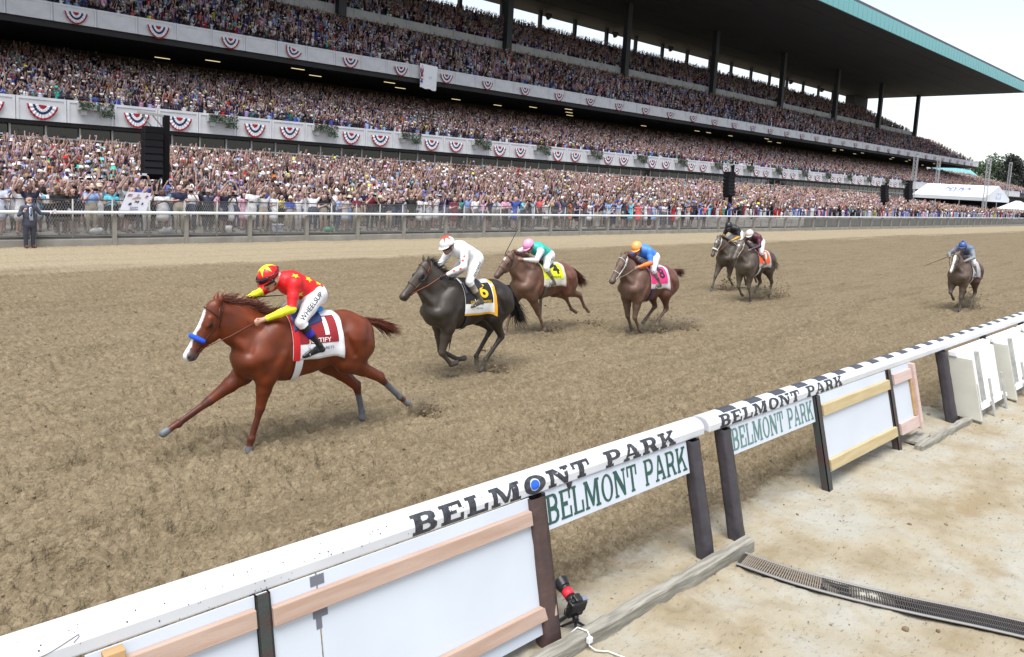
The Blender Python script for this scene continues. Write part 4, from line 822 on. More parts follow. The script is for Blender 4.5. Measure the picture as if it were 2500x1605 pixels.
def crowd_arrays(X, Y, Z, tpl, wts=SW):
    N = len(X); k = crng.integers(len(tpl), size=N); sc = crng.normal(1.0, .05, N); rot = crng.normal(.15, .45, N); cs = SC[crng.choice(len(SC), N, p=wts)] * crng.uniform(.5, .85, (N, 1)); sk = SKT[crng.integers(len(SKT), size=N)] * crng.uniform(.55, .85, (N, 1)); hr = HRC[crng.integers(len(HRC), size=N)]; trc = TRC[crng.integers(len(TRC), size=N)]
    ht = np.where(crng.random((N, 1)) < .5, np.array([[.62, .61, .59]]), np.where(crng.random((N, 1)) < .10, np.array([[.55, .56, .10]]), cs)); ph = np.where(crng.random((N, 1)) < .6, np.array([[.02, .02, .025]]), np.array([[.5, .52, .55]]))
    VV, FF, CC = [], [], []; base = 0
    for t in range(len(tpl)):
        ii = np.nonzero(k == t)[0]
        if not len(ii): continue
        V, F, P = tpl[t]; c, s = np.cos(rot[ii])[:, None], np.sin(rot[ii])[:, None]; q = sc[ii][:, None]
        lx = crng.normal(0, .05, (len(ii), 1)) * V[None, :, 2]
        x = (V[None, :, 0] * c - V[None, :, 1] * s) * q + X[ii][:, None] + lx; y = (V[None, :, 0] * s + V[None, :, 1] * c) * q + Y[ii][:, None]; z = V[None, :, 2] * q + Z[ii][:, None]
        VV.append(np.stack([x, y, z], -1).reshape(-1, 3)); FF.append((F[None] + (np.arange(len(ii)) * len(V))[:, None, None] + base).reshape(-1, 3)); base += len(ii) * len(V)
        tab = np.stack([cs[ii], sk[ii], hr[ii], trc[ii], ht[ii], ph[ii]], 1); CC.append(tab[:, P].reshape(-1, 3))
    return np.concatenate(VV), np.concatenate(FF), np.concatenate(CC)
def corner_mesh(name, parts, m):
    VV, FF, CC = [], [], []; b = 0
    for V, F, C in parts: VV.append(V); FF.append(F + b); CC.append(C); b += len(V)
    V, F, C = np.concatenate(VV), np.concatenate(FF), np.concatenate(CC)
    me = skin_mesh(name, V, F, m); a = me.attributes.new('Col', 'FLOAT_COLOR', 'FACE'); a.data.foreach_set('color', np.concatenate([C, np.ones((len(C), 1))], 1).astype(np.float32).ravel()); return me
cloth = mat('crowd clothes', (.5, .5, .5), .85, attr='Col', spec=.2)
# where people stand
XS, YS, ZS = [], [], []
rows = []
y = 31.15; n_r = 0
while y < 59.5:
    xa, xb = max(.10 * y, 2.5), 250 if y < 36 else 240
    xs_ = np.arange(xa, xb, .60) + crng.normal(0, .10, len(np.arange(xa, xb, .60))); keep = crng.random(len(xs_)) < (.97 if n_r else .93); xs_ = xs_[keep]
    yy = y + crng.normal(0, .10 if n_r == 0 else .22, len(xs_)); yy = np.maximum(yy, 31.05)
    m_ = ~((xs_ > 134) & (yy > 36)) & ~((xs_ > 145) & (yy > 32.4)); rows.append((xs_[m_], yy[m_], apron_z(yy[m_]))); y += .78 if y > 34 else .68; n_r += 1
AX, AYv, AZ = (np.concatenate(c) for c in zip(*rows))
dst = np.hypot(AX, AYv); _k = (dst < 85) | (AYv < 33.3) | (crng.random(len(dst)) < .7); AX, AYv, AZ, dst = AX[_k], AYv[_k], AZ[_k], dst[_k]; order = np.argsort(dst + 6.0 * (AYv - 31.1)); NI = 290; ind = order[:NI]; rest = order[NI:]
AX2, AY2, AZ2 = AX[rest], AYv[rest], AZ[rest]; d2 = np.hypot(AX2, AY2)
parts = []
front = AY2 < 33.3
for sel, tp_ in ((front & (AX2 < 48), LEGS), (~front & (d2 < 50), TPL[0]), (~front & (d2 >= 50) & (d2 < 78), TPL[1]), (front & (AX2 >= 48), TPL[1]), (~front & (d2 >= 78), TPL[2])):
    if sel.any(): parts.append(crowd_arrays(AX2[sel], AY2[sel], AZ2[sel] + crng.normal(0, .06, sel.sum()), tp_))
def seats(ROWS, xa, xb, sp, skip, xlim=lambda y: 0):
    Xs, Ys, Zs = [], [], []
    for i, (y, z) in enumerate(ROWS):
        x = np.arange(max(xa, .12 * y), xb, sp); x = x[crng.random(len(x)) > skip] ; x = x + crng.normal(0, .08, len(x)); Xs.append(x); Ys.append(np.full(len(x), y) + crng.normal(0, .10, len(x))); Zs.append(np.full(len(x), z))
    Xs, Ys, Zs = np.concatenate(Xs), np.concatenate(Ys), np.concatenate(Zs); k_ = (Xs < 110) | (crng.random(len(Xs)) < .78); return Xs[k_], Ys[k_], Zs[k_]
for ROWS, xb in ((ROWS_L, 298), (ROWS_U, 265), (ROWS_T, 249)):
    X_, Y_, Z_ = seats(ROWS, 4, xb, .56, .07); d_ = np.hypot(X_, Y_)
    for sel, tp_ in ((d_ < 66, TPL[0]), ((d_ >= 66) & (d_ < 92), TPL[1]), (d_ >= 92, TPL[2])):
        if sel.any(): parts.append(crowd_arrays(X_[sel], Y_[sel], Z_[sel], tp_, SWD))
cr_o = link('crowd', corner_mesh('crowd', parts, cloth)); tag(cr_o, 'dense crowd of cheering spectators filling the apron and every deck', 'crowd', kind='stuff')
print('crowd people', len(AX2), 'tris', len(cr_o.data.polygons))

# ---------------------------------------------------------------- spectators one can tell apart, along the fence
def person_prims(pose, hairlong=0, hat=0, skirt=False):
    R = []; A = lambda a, b, ra, rb, k=.03, lab=0, ax=None, sq=1.0: R.append((a, b, ra, rb, k, lab, ax, sq))
    fx = (0, 1, 0)
    for s in (1, -1):
        A((.10 * s, 0, .92), (.105 * s, -.02, .50), .098, .062, .03, 3); A((.105 * s, -.02, .50), (.10 * s, .01, .10), .060, .040, .02, 7 if skirt else 3); A((.10 * s, .02, .05), (.11 * s, -.14, .035), .042, .035, .02, 6)
        sh = np.array((.185 * s, 0, 1.40)); pz = pose[0] if s > 0 else pose[1]
        AR = {'up': ((.32, -.06, 1.60), (.30, -.12, 1.86)), 'vee': ((.38, -.02, 1.54), (.50, -.08, 1.78)), 'face': ((.27, -.17, 1.22), (.085, -.27, 1.53)), 'down': ((.25, .02, 1.12), (.25, -.10, .90)), 'rail': ((.26, -.10, 1.14), (.14, -.34, 1.20)), 'clap': ((.26, -.10, 1.14), (.05, -.29, 1.27)), 'high': ((.28, -.08, 1.62), (.14, -.20, 1.92)), 'point': ((.27, -.22, 1.42), (.24, -.50, 1.52))}
        e, h = (np.array(p) * (s, 1, 1) for p in AR[pz]); A((.10 * s, .01, 1.37), sh, .085, .07, .04, 0); A(sh, mix(sh, e, .55), .064, .054, .03, 0); A(mix(sh, e, .55), e, .050, .044, .02, 1); A(e, h, .043, .030, .02, 1)
        d = (h - e) / np.linalg.norm(h - e); A(h, h + d * .06, .033, .036, .02, 1)
        for o in (-.024, -.008, .008, .024): A(h + d * .07 + np.array([o, 0, 0]), h + d * .125 + np.array([o * 1.2, -.01, 0]), .011, .009, .006, 1)
        A(h + d * .02 - np.array([.03 * s, 0, 0]), h + d * .075 - np.array([.052 * s, .01, 0]), .012, .010, .008, 1)
    A((0, .0, .95), (0, .01, 1.12), .125, .115, .04, 3 if not skirt else 0, (1, 0, 0), 1.35); A((0, .01, 1.06), (0, .01, 1.30), .115, .125, .05, 0, (1, 0, 0), 1.42); A((0, .01, 1.30), (0, .01, 1.40), .115, .085, .04, 0, (1, 0, 0), 1.5)
    if skirt: A((0, 0, .95), (0, 0, .62), .14, .17, .04, 0, (1, 0, 0), 1.25)
    A((0, .01, 1.42), (0, -.01, 1.55), .055, .05, .02, 1); A((0, -.02, 1.60), (0, -.02, 1.66), .086, .092, .02, 1); A((0, -.055, 1.555), (0, -.05, 1.58), .055, .06, .02, 1); A((0, -.115, 1.625), (0, -.125, 1.595), .011, .017, .01, 1)
    A((-.018, -.102, 1.558), (.018, -.102, 1.558), .012, .012, .005, 8)
    for s in (1, -1): A((.032 * s, -.103, 1.635), (.036 * s, -.103, 1.635), .011, .011, .004, 5); A((.088 * s, -.01, 1.62), (.088 * s, -.01, 1.60), .016, .014, .008, 1)
    A((0, .012, 1.675), (0, .005, 1.69), .096, .092, .02, 2)
    if hairlong: A((0, .05, 1.66), (0, .06, 1.42), .085, .075, .03, 2); A((.07, .0, 1.64), (.085, .0, 1.45), .04, .035, .02, 2); A((-.07, .0, 1.64), (-.085, .0, 1.45), .04, .035, .02, 2)
    if hat == 1: A((0, 0, 1.70), (0, .0, 1.76), .105, .09, .01, 4); A((0, -.0, 1.705), (0, .0, 1.707), .20, .20, .008, 4, (0, 0, 1), .09)
    if hat == 2: A((0, -.005, 1.70), (0, .0, 1.745), .100, .075, .01, 4); A((0, -.10, 1.70), (0, -.16, 1.69), .07, .055, .01, 4, (0, 0, 1), .2)
    return R
def obj_color_mat(nm, mode):
    m = bpy.data.materials.new(nm); m.use_nodes = True; t = m.node_tree; b = t.nodes['Principled BSDF']; b.inputs['Roughness'].default_value = .8; oi = t.nodes.new('ShaderNodeObjectInfo')
    if mode == 'shirt':
        nz = t.nodes.new('ShaderNodeTexNoise'); nz.inputs['Scale'].default_value = 9; mr = t.nodes.new('ShaderNodeMapRange'); mr.inputs[3].default_value = .75; mr.inputs[4].default_value = 1.2; t.links.new(nz.outputs[0], mr.inputs[0]); mx = t.nodes.new('ShaderNodeMix'); mx.data_type = 'RGBA'; mx.blend_type = 'MULTIPLY'; mx.inputs[0].default_value = 1; t.links.new(oi.outputs['Color'], mx.inputs[6]); t.links.new(mr.outputs[0], mx.inputs[7]); t.links.new(mx.outputs[2], b.inputs['Base Color'])
    else:
        tab, mul = mode; r = t.nodes.new('ShaderNodeValToRGB'); r.color_ramp.interpolation = 'CONSTANT'; e = r.color_ramp.elements
        while len(e) < len(tab): e.new(.5)
        for i, c in enumerate(tab): e[i].position = i / len(tab); e[i].color = (*c, 1)
        f = t.nodes.new('ShaderNodeMath'); f.operation = 'MULTIPLY'; f.inputs[1].default_value = mul; g = t.nodes.new('ShaderNodeMath'); g.operation = 'FRACT'; t.links.new(oi.outputs['Random'], f.inputs[0]); t.links.new(f.outputs[0], g.inputs[0]); t.links.new(g.outputs[0], r.inputs[0]); t.links.new(r.outputs[0], b.inputs['Base Color'])
    return m
PM = [obj_color_mat('spectator top', 'shirt'), obj_color_mat('spectator skin', (SKT, 1.0)), obj_color_mat('spectator hair', (HRC, 7.3)), obj_color_mat('spectator trousers', (TRC, 13.7)), obj_color_mat('spectator hat', ([(.78, .77, .74), (.04, .04, .06), (.30, .26, .22), (.10, .16, .45), (.62, .52, .36), (.72, .72, .73)], 5.1)), mat('spectator glasses', (.02, .02, .025), .3), mat('spectator shoes', (.10, .09, .085), .7), obj_color_mat('spectator leg', (SKT, 1.0)), mat('spectator mouth', (.13, .03, .03), .6)]
VAR = []
for pose, ptxt in ((('high', 'high'), 'holding a phone up high'), (('up', 'up'), 'with both arms raised'), (('face', 'face'), 'shooting a picture'), (('rail', 'rail'), 'leaning on the fence'), (('vee', 'down'), 'with one arm flung up'), (('clap', 'clap'), 'clapping hands'), (('point', 'rail'), 'pointing at the horses')):
    for hl, ht, sk, htxt in ((0, 0, False, ''), (1, 0, True, 'long haired '), (0, 2, False, 'cap wearing '), (1, 1, True, 'sun hatted ')):
        V, Q, lab = blend_body(person_prims(pose, hl, ht, sk), .026, 1); fl = np.sort(lab[Q], 1)[:, 2]; me = skin_mesh('spectator', V, Q, PM, fl)
        VAR.append((me, pose, ptxt, htxt))
phone_me = MB().box(-.075, .075, -.006, .006, -.04, .04).mesh('phone', spk); phone_w = MB().box(-.075, .075, -.006, .006, -.04, .04).mesh('phone', mat('pale phone', (.5, .55, .6), .4))
cam_me = MB().box(-.07, .07, -.10, .03, -.045, .045).tube([(0, -.09, 0), (0, -.2, 0)], .045, 8).mesh('camera', spk)
irng = np.random.default_rng(17)
def pick(): return 4 * int(irng.choice(7, p=[.22, .16, .20, .10, .16, .08, .08])) + int(irng.choice(4, p=[.42, .37, .14, .07]))
BEH = ['at the fence', 'rows behind the fence']
for j, i in enumerate(ind):
    me, pose, ptxt, htxt = VAR[pick()]
    while pose[0] in ('rail', 'point') and AYv[i] > 31.8: me, pose, ptxt, htxt = VAR[pick()]
    ci = int(irng.choice(len(SC), p=SW)); o = link('person', me, None, (AX[i], AYv[i], AZ[i])); o.rotation_euler = (irng.normal(0, .03), irng.normal(0, .04), irng.normal(.12, .35)); s = irng.normal(1.0, .05); o.scale = (s * irng.normal(1.06, .07), s, s); o.color = (*(SC[ci] * irng.uniform(.6, .85)), 1)
    tag(o, '%s top, %s%s, %s' % ('person in ' + SHIRT[ci][1], htxt, ptxt, BEH[0] if AYv[i] < 31.8 else BEH[1]), 'person', 'spectators crowding behind the fence')
    if pose == ('high', 'high'): p_ = link('phone', phone_me if irng.random() < .6 else phone_w, o, (0, -.26, 2.03))
    if pose == ('face', 'face'): p_ = link('camera', cam_me, o, (0, -.24, 1.60))
# poster held over the fence
po = empty('paper_poster', (8.65, 30.75, 1.30)); tag(po, 'white paper poster with small flags and horse pictures held over the fence', 'poster'); mb = MB(); C4 = [(-.55, 0, 0), (.40, 0, -.03), (.58, 0, .68), (-.28, 0, .72)]
mb.add([(x, -.04 - .02 * (z > .3), z) for x, _, z in C4], [(0, 1, 2, 3)]); mb.build('sheet', mat('poster paper', (.70, .70, .78), .8), po)
def on_po(u, v): a = np.array(C4[0]) * (1 - u) + np.array(C4[1]) * u; b = np.array(C4[3]) * (1 - u) + np.array(C4[2]) * u; p = a * (1 - v) + b * v; return (p[0], -.065, p[2])
for pts, c, nm in (([(.08, .72), (.26, .76), (.27, .90), (.10, .86)], (.42, .22, .25), 'flag'), ([(.08, .80), (.17, .82), (.18, .89), (.10, .86)], (.05, .06, .2), 'canton'), ([(.78, .72), (.88, .70), (.93, .84), (.84, .88)], (.42, .22, .25), 'flag'), ([(.82, .80), (.87, .78), (.90, .84), (.85, .87)], (.05, .06, .2), 'canton'), ([(.30, .60), (.62, .66), (.64, .74), (.52, .76), (.55, .88), (.47, .90), (.46, .76), (.30, .64)], (.36, .25, .24), 'drawing'), ([(.42, .42), (.46, .50), (.45, .58), (.52, .52), (.60, .56), (.62, .48), (.56, .42), (.50, .47)], (.06, .06, .07), 'horse_picture'), ([(.22, .30), (.26, .42), (.34, .44), (.36, .32), (.30, .28)], (.06, .06, .09), 'horse_picture'), ([(.72, .32), (.74, .46), (.80, .46), (.80, .36)], (.03, .04, .08), 'horse_picture')):
    mb = MB(); mb.add([tuple(np.array(on_po(*q)) - (0, .004 * (nm == 'canton'), 0)) for q in pts], [tuple(range(len(pts)))]); mb.build(nm, mat('poster ' + nm + str(c[0]), c, .8), po)
for body, sz, v in (('JUSTIFY', .085, .17), ('CROWN', .075, .07)):
    V, F = text_mesh(body, sz, .002); mb = MB(); mb.add([(on_po(.5, v)[0] + a, -.07, on_po(.5, v)[2] + b) for a, b in V], F); mb.build('writing', mat('poster ink', (.06, .07, .2), .8), po)
# ---------------------------------------------------------------- the man in the suit on the track side
def suit_man():
    R = []; A = lambda a, b, ra, rb, k=.03, lab=0, ax=None, sq=1.0: R.append((np.array(a, float), np.array(b, float), ra, rb, k, lab, ax, sq)); LX = (1, 0, 0)
    for s in (1, -1):
        A((.10 * s, 0, .93), (.115 * s, -.02, .50), .105, .078, .03, 3); A((.115 * s, -.02, .50), (.115 * s, .0, .09), .078, .060, .02, 3); A((.115 * s, .03, .045), (.13 * s, -.17, .035), .046, .040, .02, 6)
    A((0, 0, .84), (0, .0, 1.15), .150, .128, .04, 0, LX, 1.32); A((0, 0, 1.12), (0, .01, 1.36), .128, .135, .05, 0, LX, 1.45); A((0, .01, 1.36), (0, .01, 1.45), .12, .075, .04, 0, LX, 1.5)
    A((0, -.115, 1.02), (0, -.118, 1.38), .042, .038, .01, 9); A((0, -.150, 1.08), (0, -.148, 1.40), .018, .014, .006, 10)
    for s in (1, -1): A((.09 * s, .01, 1.40), (.20 * s, .01, 1.41), .085, .072, .04, 0)
    # right arm bent up with a fist, left arm stretched aside
    A((-.20, .01, 1.40), (-.31, .02, 1.14), .070, .058, .03, 0); A((-.31, .02, 1.14), (-.25, -.20, 1.26), .056, .046, .02, 0); A((-.25, -.20, 1.26), (-.235, -.235, 1.30), .036, .036, .01, 9); A((-.235, -.245, 1.32), (-.22, -.27, 1.37), .036, .038, .02, 1)
    for o in (-.03, -.01, .01, .03): A((-.225 + o, -.29, 1.395), (-.225 + o, -.31, 1.36), .013, .012, .006, 1)
    A((-.19, -.27, 1.37), (-.185, -.30, 1.405), .013, .011, .006, 1)
    A((.20, .01, 1.40), (.36, .0, 1.20), .070, .058, .03, 0); A((.36, 0, 1.20), (.60, -.10, 1.20), .056, .046, .02, 0); A((.60, -.10, 1.20), (.63, -.11, 1.205), .036, .034, .01, 9); A((.64, -.11, 1.21), (.71, -.13, 1.22), .030, .034, .02, 1)
    for o in (-.028, -.01, .01, .026): A((.72, -.135, 1.22 + o), (.785, -.155, 1.225 + o * 1.3), .011, .009, .006, 1)
    A((.68, -.14, 1.25), (.71, -.16, 1.285), .012, .010, .006, 1)
    A((0, .01, 1.44), (0, -.015, 1.57), .058, .054, .02, 1); A((0, 0, 1.47), (0, -.01, 1.49), .068, .064, .008, 9); A((0, -.02, 1.63), (0, -.02, 1.69), .088, .092, .02, 1); A((0, -.055, 1.585), (0, -.05, 1.61), .056, .062, .02, 1); A((0, -.115, 1.655), (0, -.127, 1.622), .011, .017, .01, 1); A((-.022, -.103, 1.585), (.022, -.103, 1.585), .010, .010, .005, 8)
    for s in (1, -1): A((.034 * s, -.108, 1.665), (.04 * s, -.108, 1.665), .015, .015, .004, 5); A((.09 * s, -.01, 1.65), (.09 * s, -.01, 1.63), .017, .014, .008, 1)
    A((0, .015, 1.71), (0, .0, 1.725), .096, .090, .02, 2); A((0, .06, 1.68), (0, .05, 1.60), .06, .05, .03, 2)
    V, Q, lab = blend_body(R, .012, 2); order = [0, 1, 2, 3, 5, 6, 8, 9, 10]; cols = {0: (.055, .06, .085), 1: (.50, .31, .23), 2: (.02, .015, .012), 3: (.035, .038, .058), 5: (.02, .02, .02), 6: (.11, .035, .02), 8: (.35, .15, .12), 9: (.62, .68, .82), 10: (.03, .06, .22)}
    ms = [mat('suit man %d' % l, cols[l], .75 if l != 6 else .4, var=.12, scale=12, bump=.2 if l in (0, 3) else 0, bscale=20) for l in order]; fl = np.sort(lab[Q], 1)[:, 2]
    g = on_z(72, 605); e = empty('person', (g.x, g.y, 0), .22); link('body', skin_mesh('suit_man', V, Q, ms, np.searchsorted(order, fl)), e)
    mb = MB(); mb.tube([(-.06, -.10, 1.46), (-.075, -.15, 1.25), (-.01, -.17, 1.10)], .008, 5); mb.tube([(.06, -.10, 1.46), (.06, -.16, 1.25), (.01, -.17, 1.10)], .008, 5); mb.build('lanyard', spk, e)
    mb = MB(); mb.box(-.055, .055, -.180, -.172, .97, 1.11); mb.build('badge', mat('badge', (.30, .31, .32), .5), e); mb = MB(); mb.obox((.77, -.16, 1.27), (.05, 0, .03), (0, .006, 0), (-.03, 0, .06)); mb.build('papers', MATS['poster paper'], e)
    tag(e, 'person in dark grey suit and tie standing on the track side of the fence', 'person')
suit_man()
# bags and boxes on the ground behind the fence
for i, (x, c, nm, lab_) in enumerate(((14.6, (.62, .68, .80), 'cool_box', 'pale blue cool box on the ground behind the fence'), (9.9, (.30, .32, .34), 'bag_heap', 'heap of grey bags on the ground behind the fence'), (12.4, (.72, .72, .72), 'white_bucket', 'white bucket on the ground behind the fence'), (17.2, (.10, .35, .22), 'green_bag', 'green bag on the ground behind the fence'), (7.4, (.55, .56, .58), 'plastic_bags', 'pale plastic bags on the ground behind the fence'))):
    e = empty(nm, (x, 30.98, .37)); tag(e, lab_, nm.split('_')[-1]); m = mat('bag %d' % i, c, .7, var=.2, scale=6)
    if nm == 'cool_box': mb = MB(); mb.box(-.22, .22, -.05, .2, .0, .30); mb.build('tub', m, e, bevel=.02); mb = MB(); mb.box(-.24, .24, -.07, .22, .304, .36); mb.build('lid', m, e, bevel=.02); mb = MB(); mb.tube([(-.2, -.08, .3), (-.1, -.1, .15), (.1, -.1, .15), (.2, -.08, .3)], .015, 6); mb.build('handle', spk, e)
    elif nm == 'white_bucket': mb = MB(); mb.tube([(0, 0, 0), (0, 0, .3)], [.12, .15], 14); mb.build('pail', m, e, smooth=True); mb = MB(); mb.tube([(-.15, 0, .29), (-.1, -.1, .2), (.1, -.1, .2), (.15, 0, .29)], .006, 5); mb.build('handle', galv, e)
    else:
        V, Q, _ = blend_body([((random.uniform(-.2, .2), random.uniform(-.02, .1), random.uniform(.04, .15)), (random.uniform(-.2, .2), random.uniform(0, .1), random.uniform(.05, .2)), random.uniform(.07, .13), random.uniform(.06, .1), .05, 0) for _ in range(6)], .025, 2); link('sack', skin_mesh('sack', V, Q, m), e); mb = MB(); mb.tube([(-.08, 0, .2), (0, -.03, .36), (.08, 0, .2)], .012, 6); mb.build('handle', m, e)
# ================================================================ horses and riders
AY = (0, 1, 0)
def horse_prims(P):
    R = []; A = lambda a, b, ra, rb, k=0.05, lab=0, sq=None, ax=AY: R.append((a, b, ra, rb, k, lab, ax if sq else None, sq or 1.0))
    dz = P.get('dz', 0.0)
    T = [(.56, 1.13, .26, .80), (.40, 1.17, .365, .68), (.16, 1.175, .405, .66), (-.12, 1.19, .375, .75), (-.36, 1.22, .34, .80), (-.62, 1.245, .315, .83), (-.80, 1.22, .265, .85)]
    for i in range(len(T) - 1):
        a, b = T[i], T[i + 1]; A(V3(a[0], a[1] + dz), V3(b[0], b[1] + dz), a[2], b[2], .05, 0, (a[3] + b[3]) / 2)
    A(V3(.40, 1.50 + dz), V3(.02, 1.52 + dz), .10, .07, .08, 0, .55)
    for s in (1, -1):
        A(V3(-.66, 1.28 + dz, .12 * s), V3(-.70, 1.08 + dz, .15 * s), .20, .18, .07)
        A(V3(-.84, 1.28 + dz, .09 * s), V3(-.90, 1.06 + dz, .11 * s), .14, .12, .06)
        A(V3(.34, 1.42 + dz, .12 * s), V3(.66, 1.09 + dz, .13 * s), .13, .125, .07)
        A(V3(.62, 1.07 + dz, .09 * s), V3(.54, .97 + dz, .11 * s), .125, .125, .03)
        A(V3(.28, 1.14 + dz, .19 * s), V3(.41, .96 + dz, .17 * s), .115, .10, .025); A(V3(.27, 1.46 + dz, .10 * s), V3(.60, 1.13 + dz, .165 * s), .07, .08, .03)
        A(V3(-.48, 1.41 + dz, .11 * s), V3(-.78, 1.36 + dz, .12 * s), .135, .125, .03)
    # neck and head
    po, no = V3(*P['poll']), V3(*P['nose']); hy = P.get('hyaw', 0.0)
    nb = V3(.46, 1.29 + dz); n1 = mix(nb, po, .52) + np.array([-.01, hy * .3, -.03]); n2 = po + np.array([-.055, 0, -.10])
    po = po + np.array([0, hy * .6, 0]); no = no + np.array([0, hy * 1.3, 0]); n2[1] += hy * .5
    A(nb, n1, .30, .235, .05, 0, .50); A(n1, n2, .235, .150, .05, 0, .48); A(V3(.58, 1.27 + dz), V3(.62, 1.03 + dz), .21, .17, .05, 0, .85)
    A(V3(.40, 1.40 + dz), mix(V3(.40, 1.42 + dz), po, .6) + np.array([0, 0, -.03]), .16, .10, .06, 0, .45)
    h = no - po; L = np.linalg.norm(h); h /= L; n = np.cross(h, np.array([0, 1.0, 0])); n /= np.linalg.norm(n)
    if n[0] > 0: n = -n
    q = np.cross(n, h); sc = L / .64
    if q[1] < 0: q = -q
    W = lambda s, d, y=0: po + h * s * sc + n * d * sc + q * y
    lab = 1
    A(W(.03, .055), W(.17, .075), .112, .110, .04, lab, .74)
    A(W(.17, .085), W(.40, .078), .100, .080, .03, lab, .72)
    A(W(.16, .155), W(.27, .165), .118, .095, .03, lab, .60); A(W(.27, .155), W(.44, .12), .085, .055, .04, lab, .62)
    A(W(.40, .078), W(.58, .066), .078, .066, .03, lab, .82)
    A(W(.53, .115), W(.575, .118), .044, .040, .03, lab, .9)
    A(W(.10, .02), W(.36, .012), .045, .036, .03, lab, .8)
    for s in (1, -1):
        A(W(.14, .03, .062 * s), W(.22, .05, .066 * s), .034, .026, .02, lab)
        A(W(.192, .058, .074 * s), W(.205, .06, .074 * s), .027, .026, .006, 2)
        A(W(.575, .045, .042 * s), W(.60, .052, .035 * s), .026, .022, .015, lab)
        A(W(.585, .04, .058 * s), W(.602, .058, .050 * s), .013, .013, .004, 5)
        A(W(.585, .105, .03 * s), W(.60, .105, .0), .02, .02, .01, 5)
        e0 = W(-.02, .035, .052 * s); eb = P.get('ear', (-.03, .15)); e1 = e0 + np.array([eb[0], .022 * s, eb[1]])
        A(e0, mix(e0, e1, .45), .030, .034, .02, lab, .55, (h * .6 + np.array([0, 0, -.0])) / np.linalg.norm(h * .6)); A(mix(e0, e1, .45), e1, .033, .006, .01, lab, .55, h)
    # legs
    for key, s in (('LF', 1), ('RF', -1)):
        E, K, T_, H = [V3(*p, y * s) for p, y in zip(P[key], (.145, .13, .12, .115))]
        low = 4; d = (K - E); bk = np.array([-d[2], 0, d[0]]); bk /= np.linalg.norm(bk) + 1e-9
        if bk[0] > 0 and d[2] < -.2: bk = -bk
        A(V3(.52, 1.12 + dz, .14 * s), E, .16, .118, .07); A(E, mix(E, K, .4), .115, .088, .05); A(mix(E, K, .4), K, .088, .052, .03)
        A(mix(E, K, .05) + np.array([.03, .02 * s, 0]), mix(E, K, .38), .085, .055, .04)
        A(K, mix(K, T_, .14), .056, .048, .02, low); A(mix(K, T_, .12), mix(K, T_, .85), .041, .036, .015, low, .85)
        c = T_ - K; pb = np.array([-c[2], 0, c[0]]); pb /= np.linalg.norm(pb) + 1e-9
        if pb[0] > 0 and c[2] < 0: pb = -pb
        A(mix(K, T_, .15) + pb * .022, mix(K, T_, .9) + pb * .022, .02, .02, .015, low)
        A(T_, T_ + pb * .016, .043, .04, .02, low)
        hv = H - T_; hv /= np.linalg.norm(hv); A(T_, H - hv * .055, .037, .040, .02, low); A(H - hv * .055, H, .043, .050, .008, 3)
    for key, s in (('LH', 1), ('RH', -1)):
        S, K, T_, H = [V3(*p, y * s) for p, y in zip(P[key], (.165, .14, .13, .125))]
        low = 6 if P.get('bandage') else 4; g = K - S; gl = np.linalg.norm(g); gu = g / gl; bk = np.array([-gu[2], 0, gu[0]])
        if bk[0] > 0: bk = -bk
        A(V3(-.64, 1.22 + dz, .13 * s), S, .235, .155, .08); A(V3(-.82, 1.12 + dz, .13 * s), mix(S, K, .25) + bk * .03, .17, .11, .07)
        A(V3(-.50, 1.15 + dz, .165 * s), S, .15, .125, .03); A(V3(-.86, 1.24 + dz, .12 * s), mix(S, K, .38) + bk * .05, .115, .065, .03)
        A(S, mix(S, K, .45), .14, .088, .05); A(mix(S, K, .4), K, .088, .052, .03); A(mix(S, K, .45) + bk * .05, K + bk * .055 - gu * .02, .04, .026, .03)
        A(K, K + bk * .055 - gu * .015, .05, .03, .02, 4); c = T_ - K; A(K, mix(K, T_, .2), .056, .046, .02, 4)
        pb = np.array([-c[2], 0, c[0]]); pb /= np.linalg.norm(pb) + 1e-9
        if pb[0] > 0: pb = -pb
        A(mix(K, T_, .15), mix(K, T_, .9), .043, .038, .015, low, .85); A(mix(K, T_, .2) + pb * .02, mix(K, T_, .9) + pb * .02, .021, .02, .015, low)
        A(T_, T_ + pb * .014, .044, .04, .02, low)
        hv = H - T_; hv /= np.linalg.norm(hv); A(T_, H - hv * .055, .037, .040, .02, 4); A(H - hv * .055, H, .043, .049, .008, 3)
    for s in (1, -1):
        A(V3(.92, 1.50), V3(.62, 1.16 + dz, .14 * s), .055, .075, .025); A(mix(V3(.45, 1.46 + dz, .09 * s), po, .15), mix(V3(.45, 1.44 + dz, .09 * s), po, .75), .07, .06, .03)
        A(V3(-.40, 1.20 + dz, .385 * s), V3(-.36, 1.08 + dz, .37 * s), .075, .06, .09, -1); A(V3(.19, 1.36 + dz, .335 * s), V3(.27, .96 + dz, .315 * s), .030, .035, .05, -1)
        A(V3(.58, 1.52 + dz, .165 * s), V3(.70, 1.22 + dz, .225 * s), .020, .030, .045, -1); A(V3(-.50, 1.30 + dz, .33 * s), V3(-.62, 1.05 + dz, .345 * s), .02, .02, .05, -1)
        A(V3(.72, 1.17 + dz, .0), V3(.66, .98 + dz, .0), .02, .03, .05, -1)
    return R, dict(po=po, h=h, n=n, q=q, W=W, sc=sc)

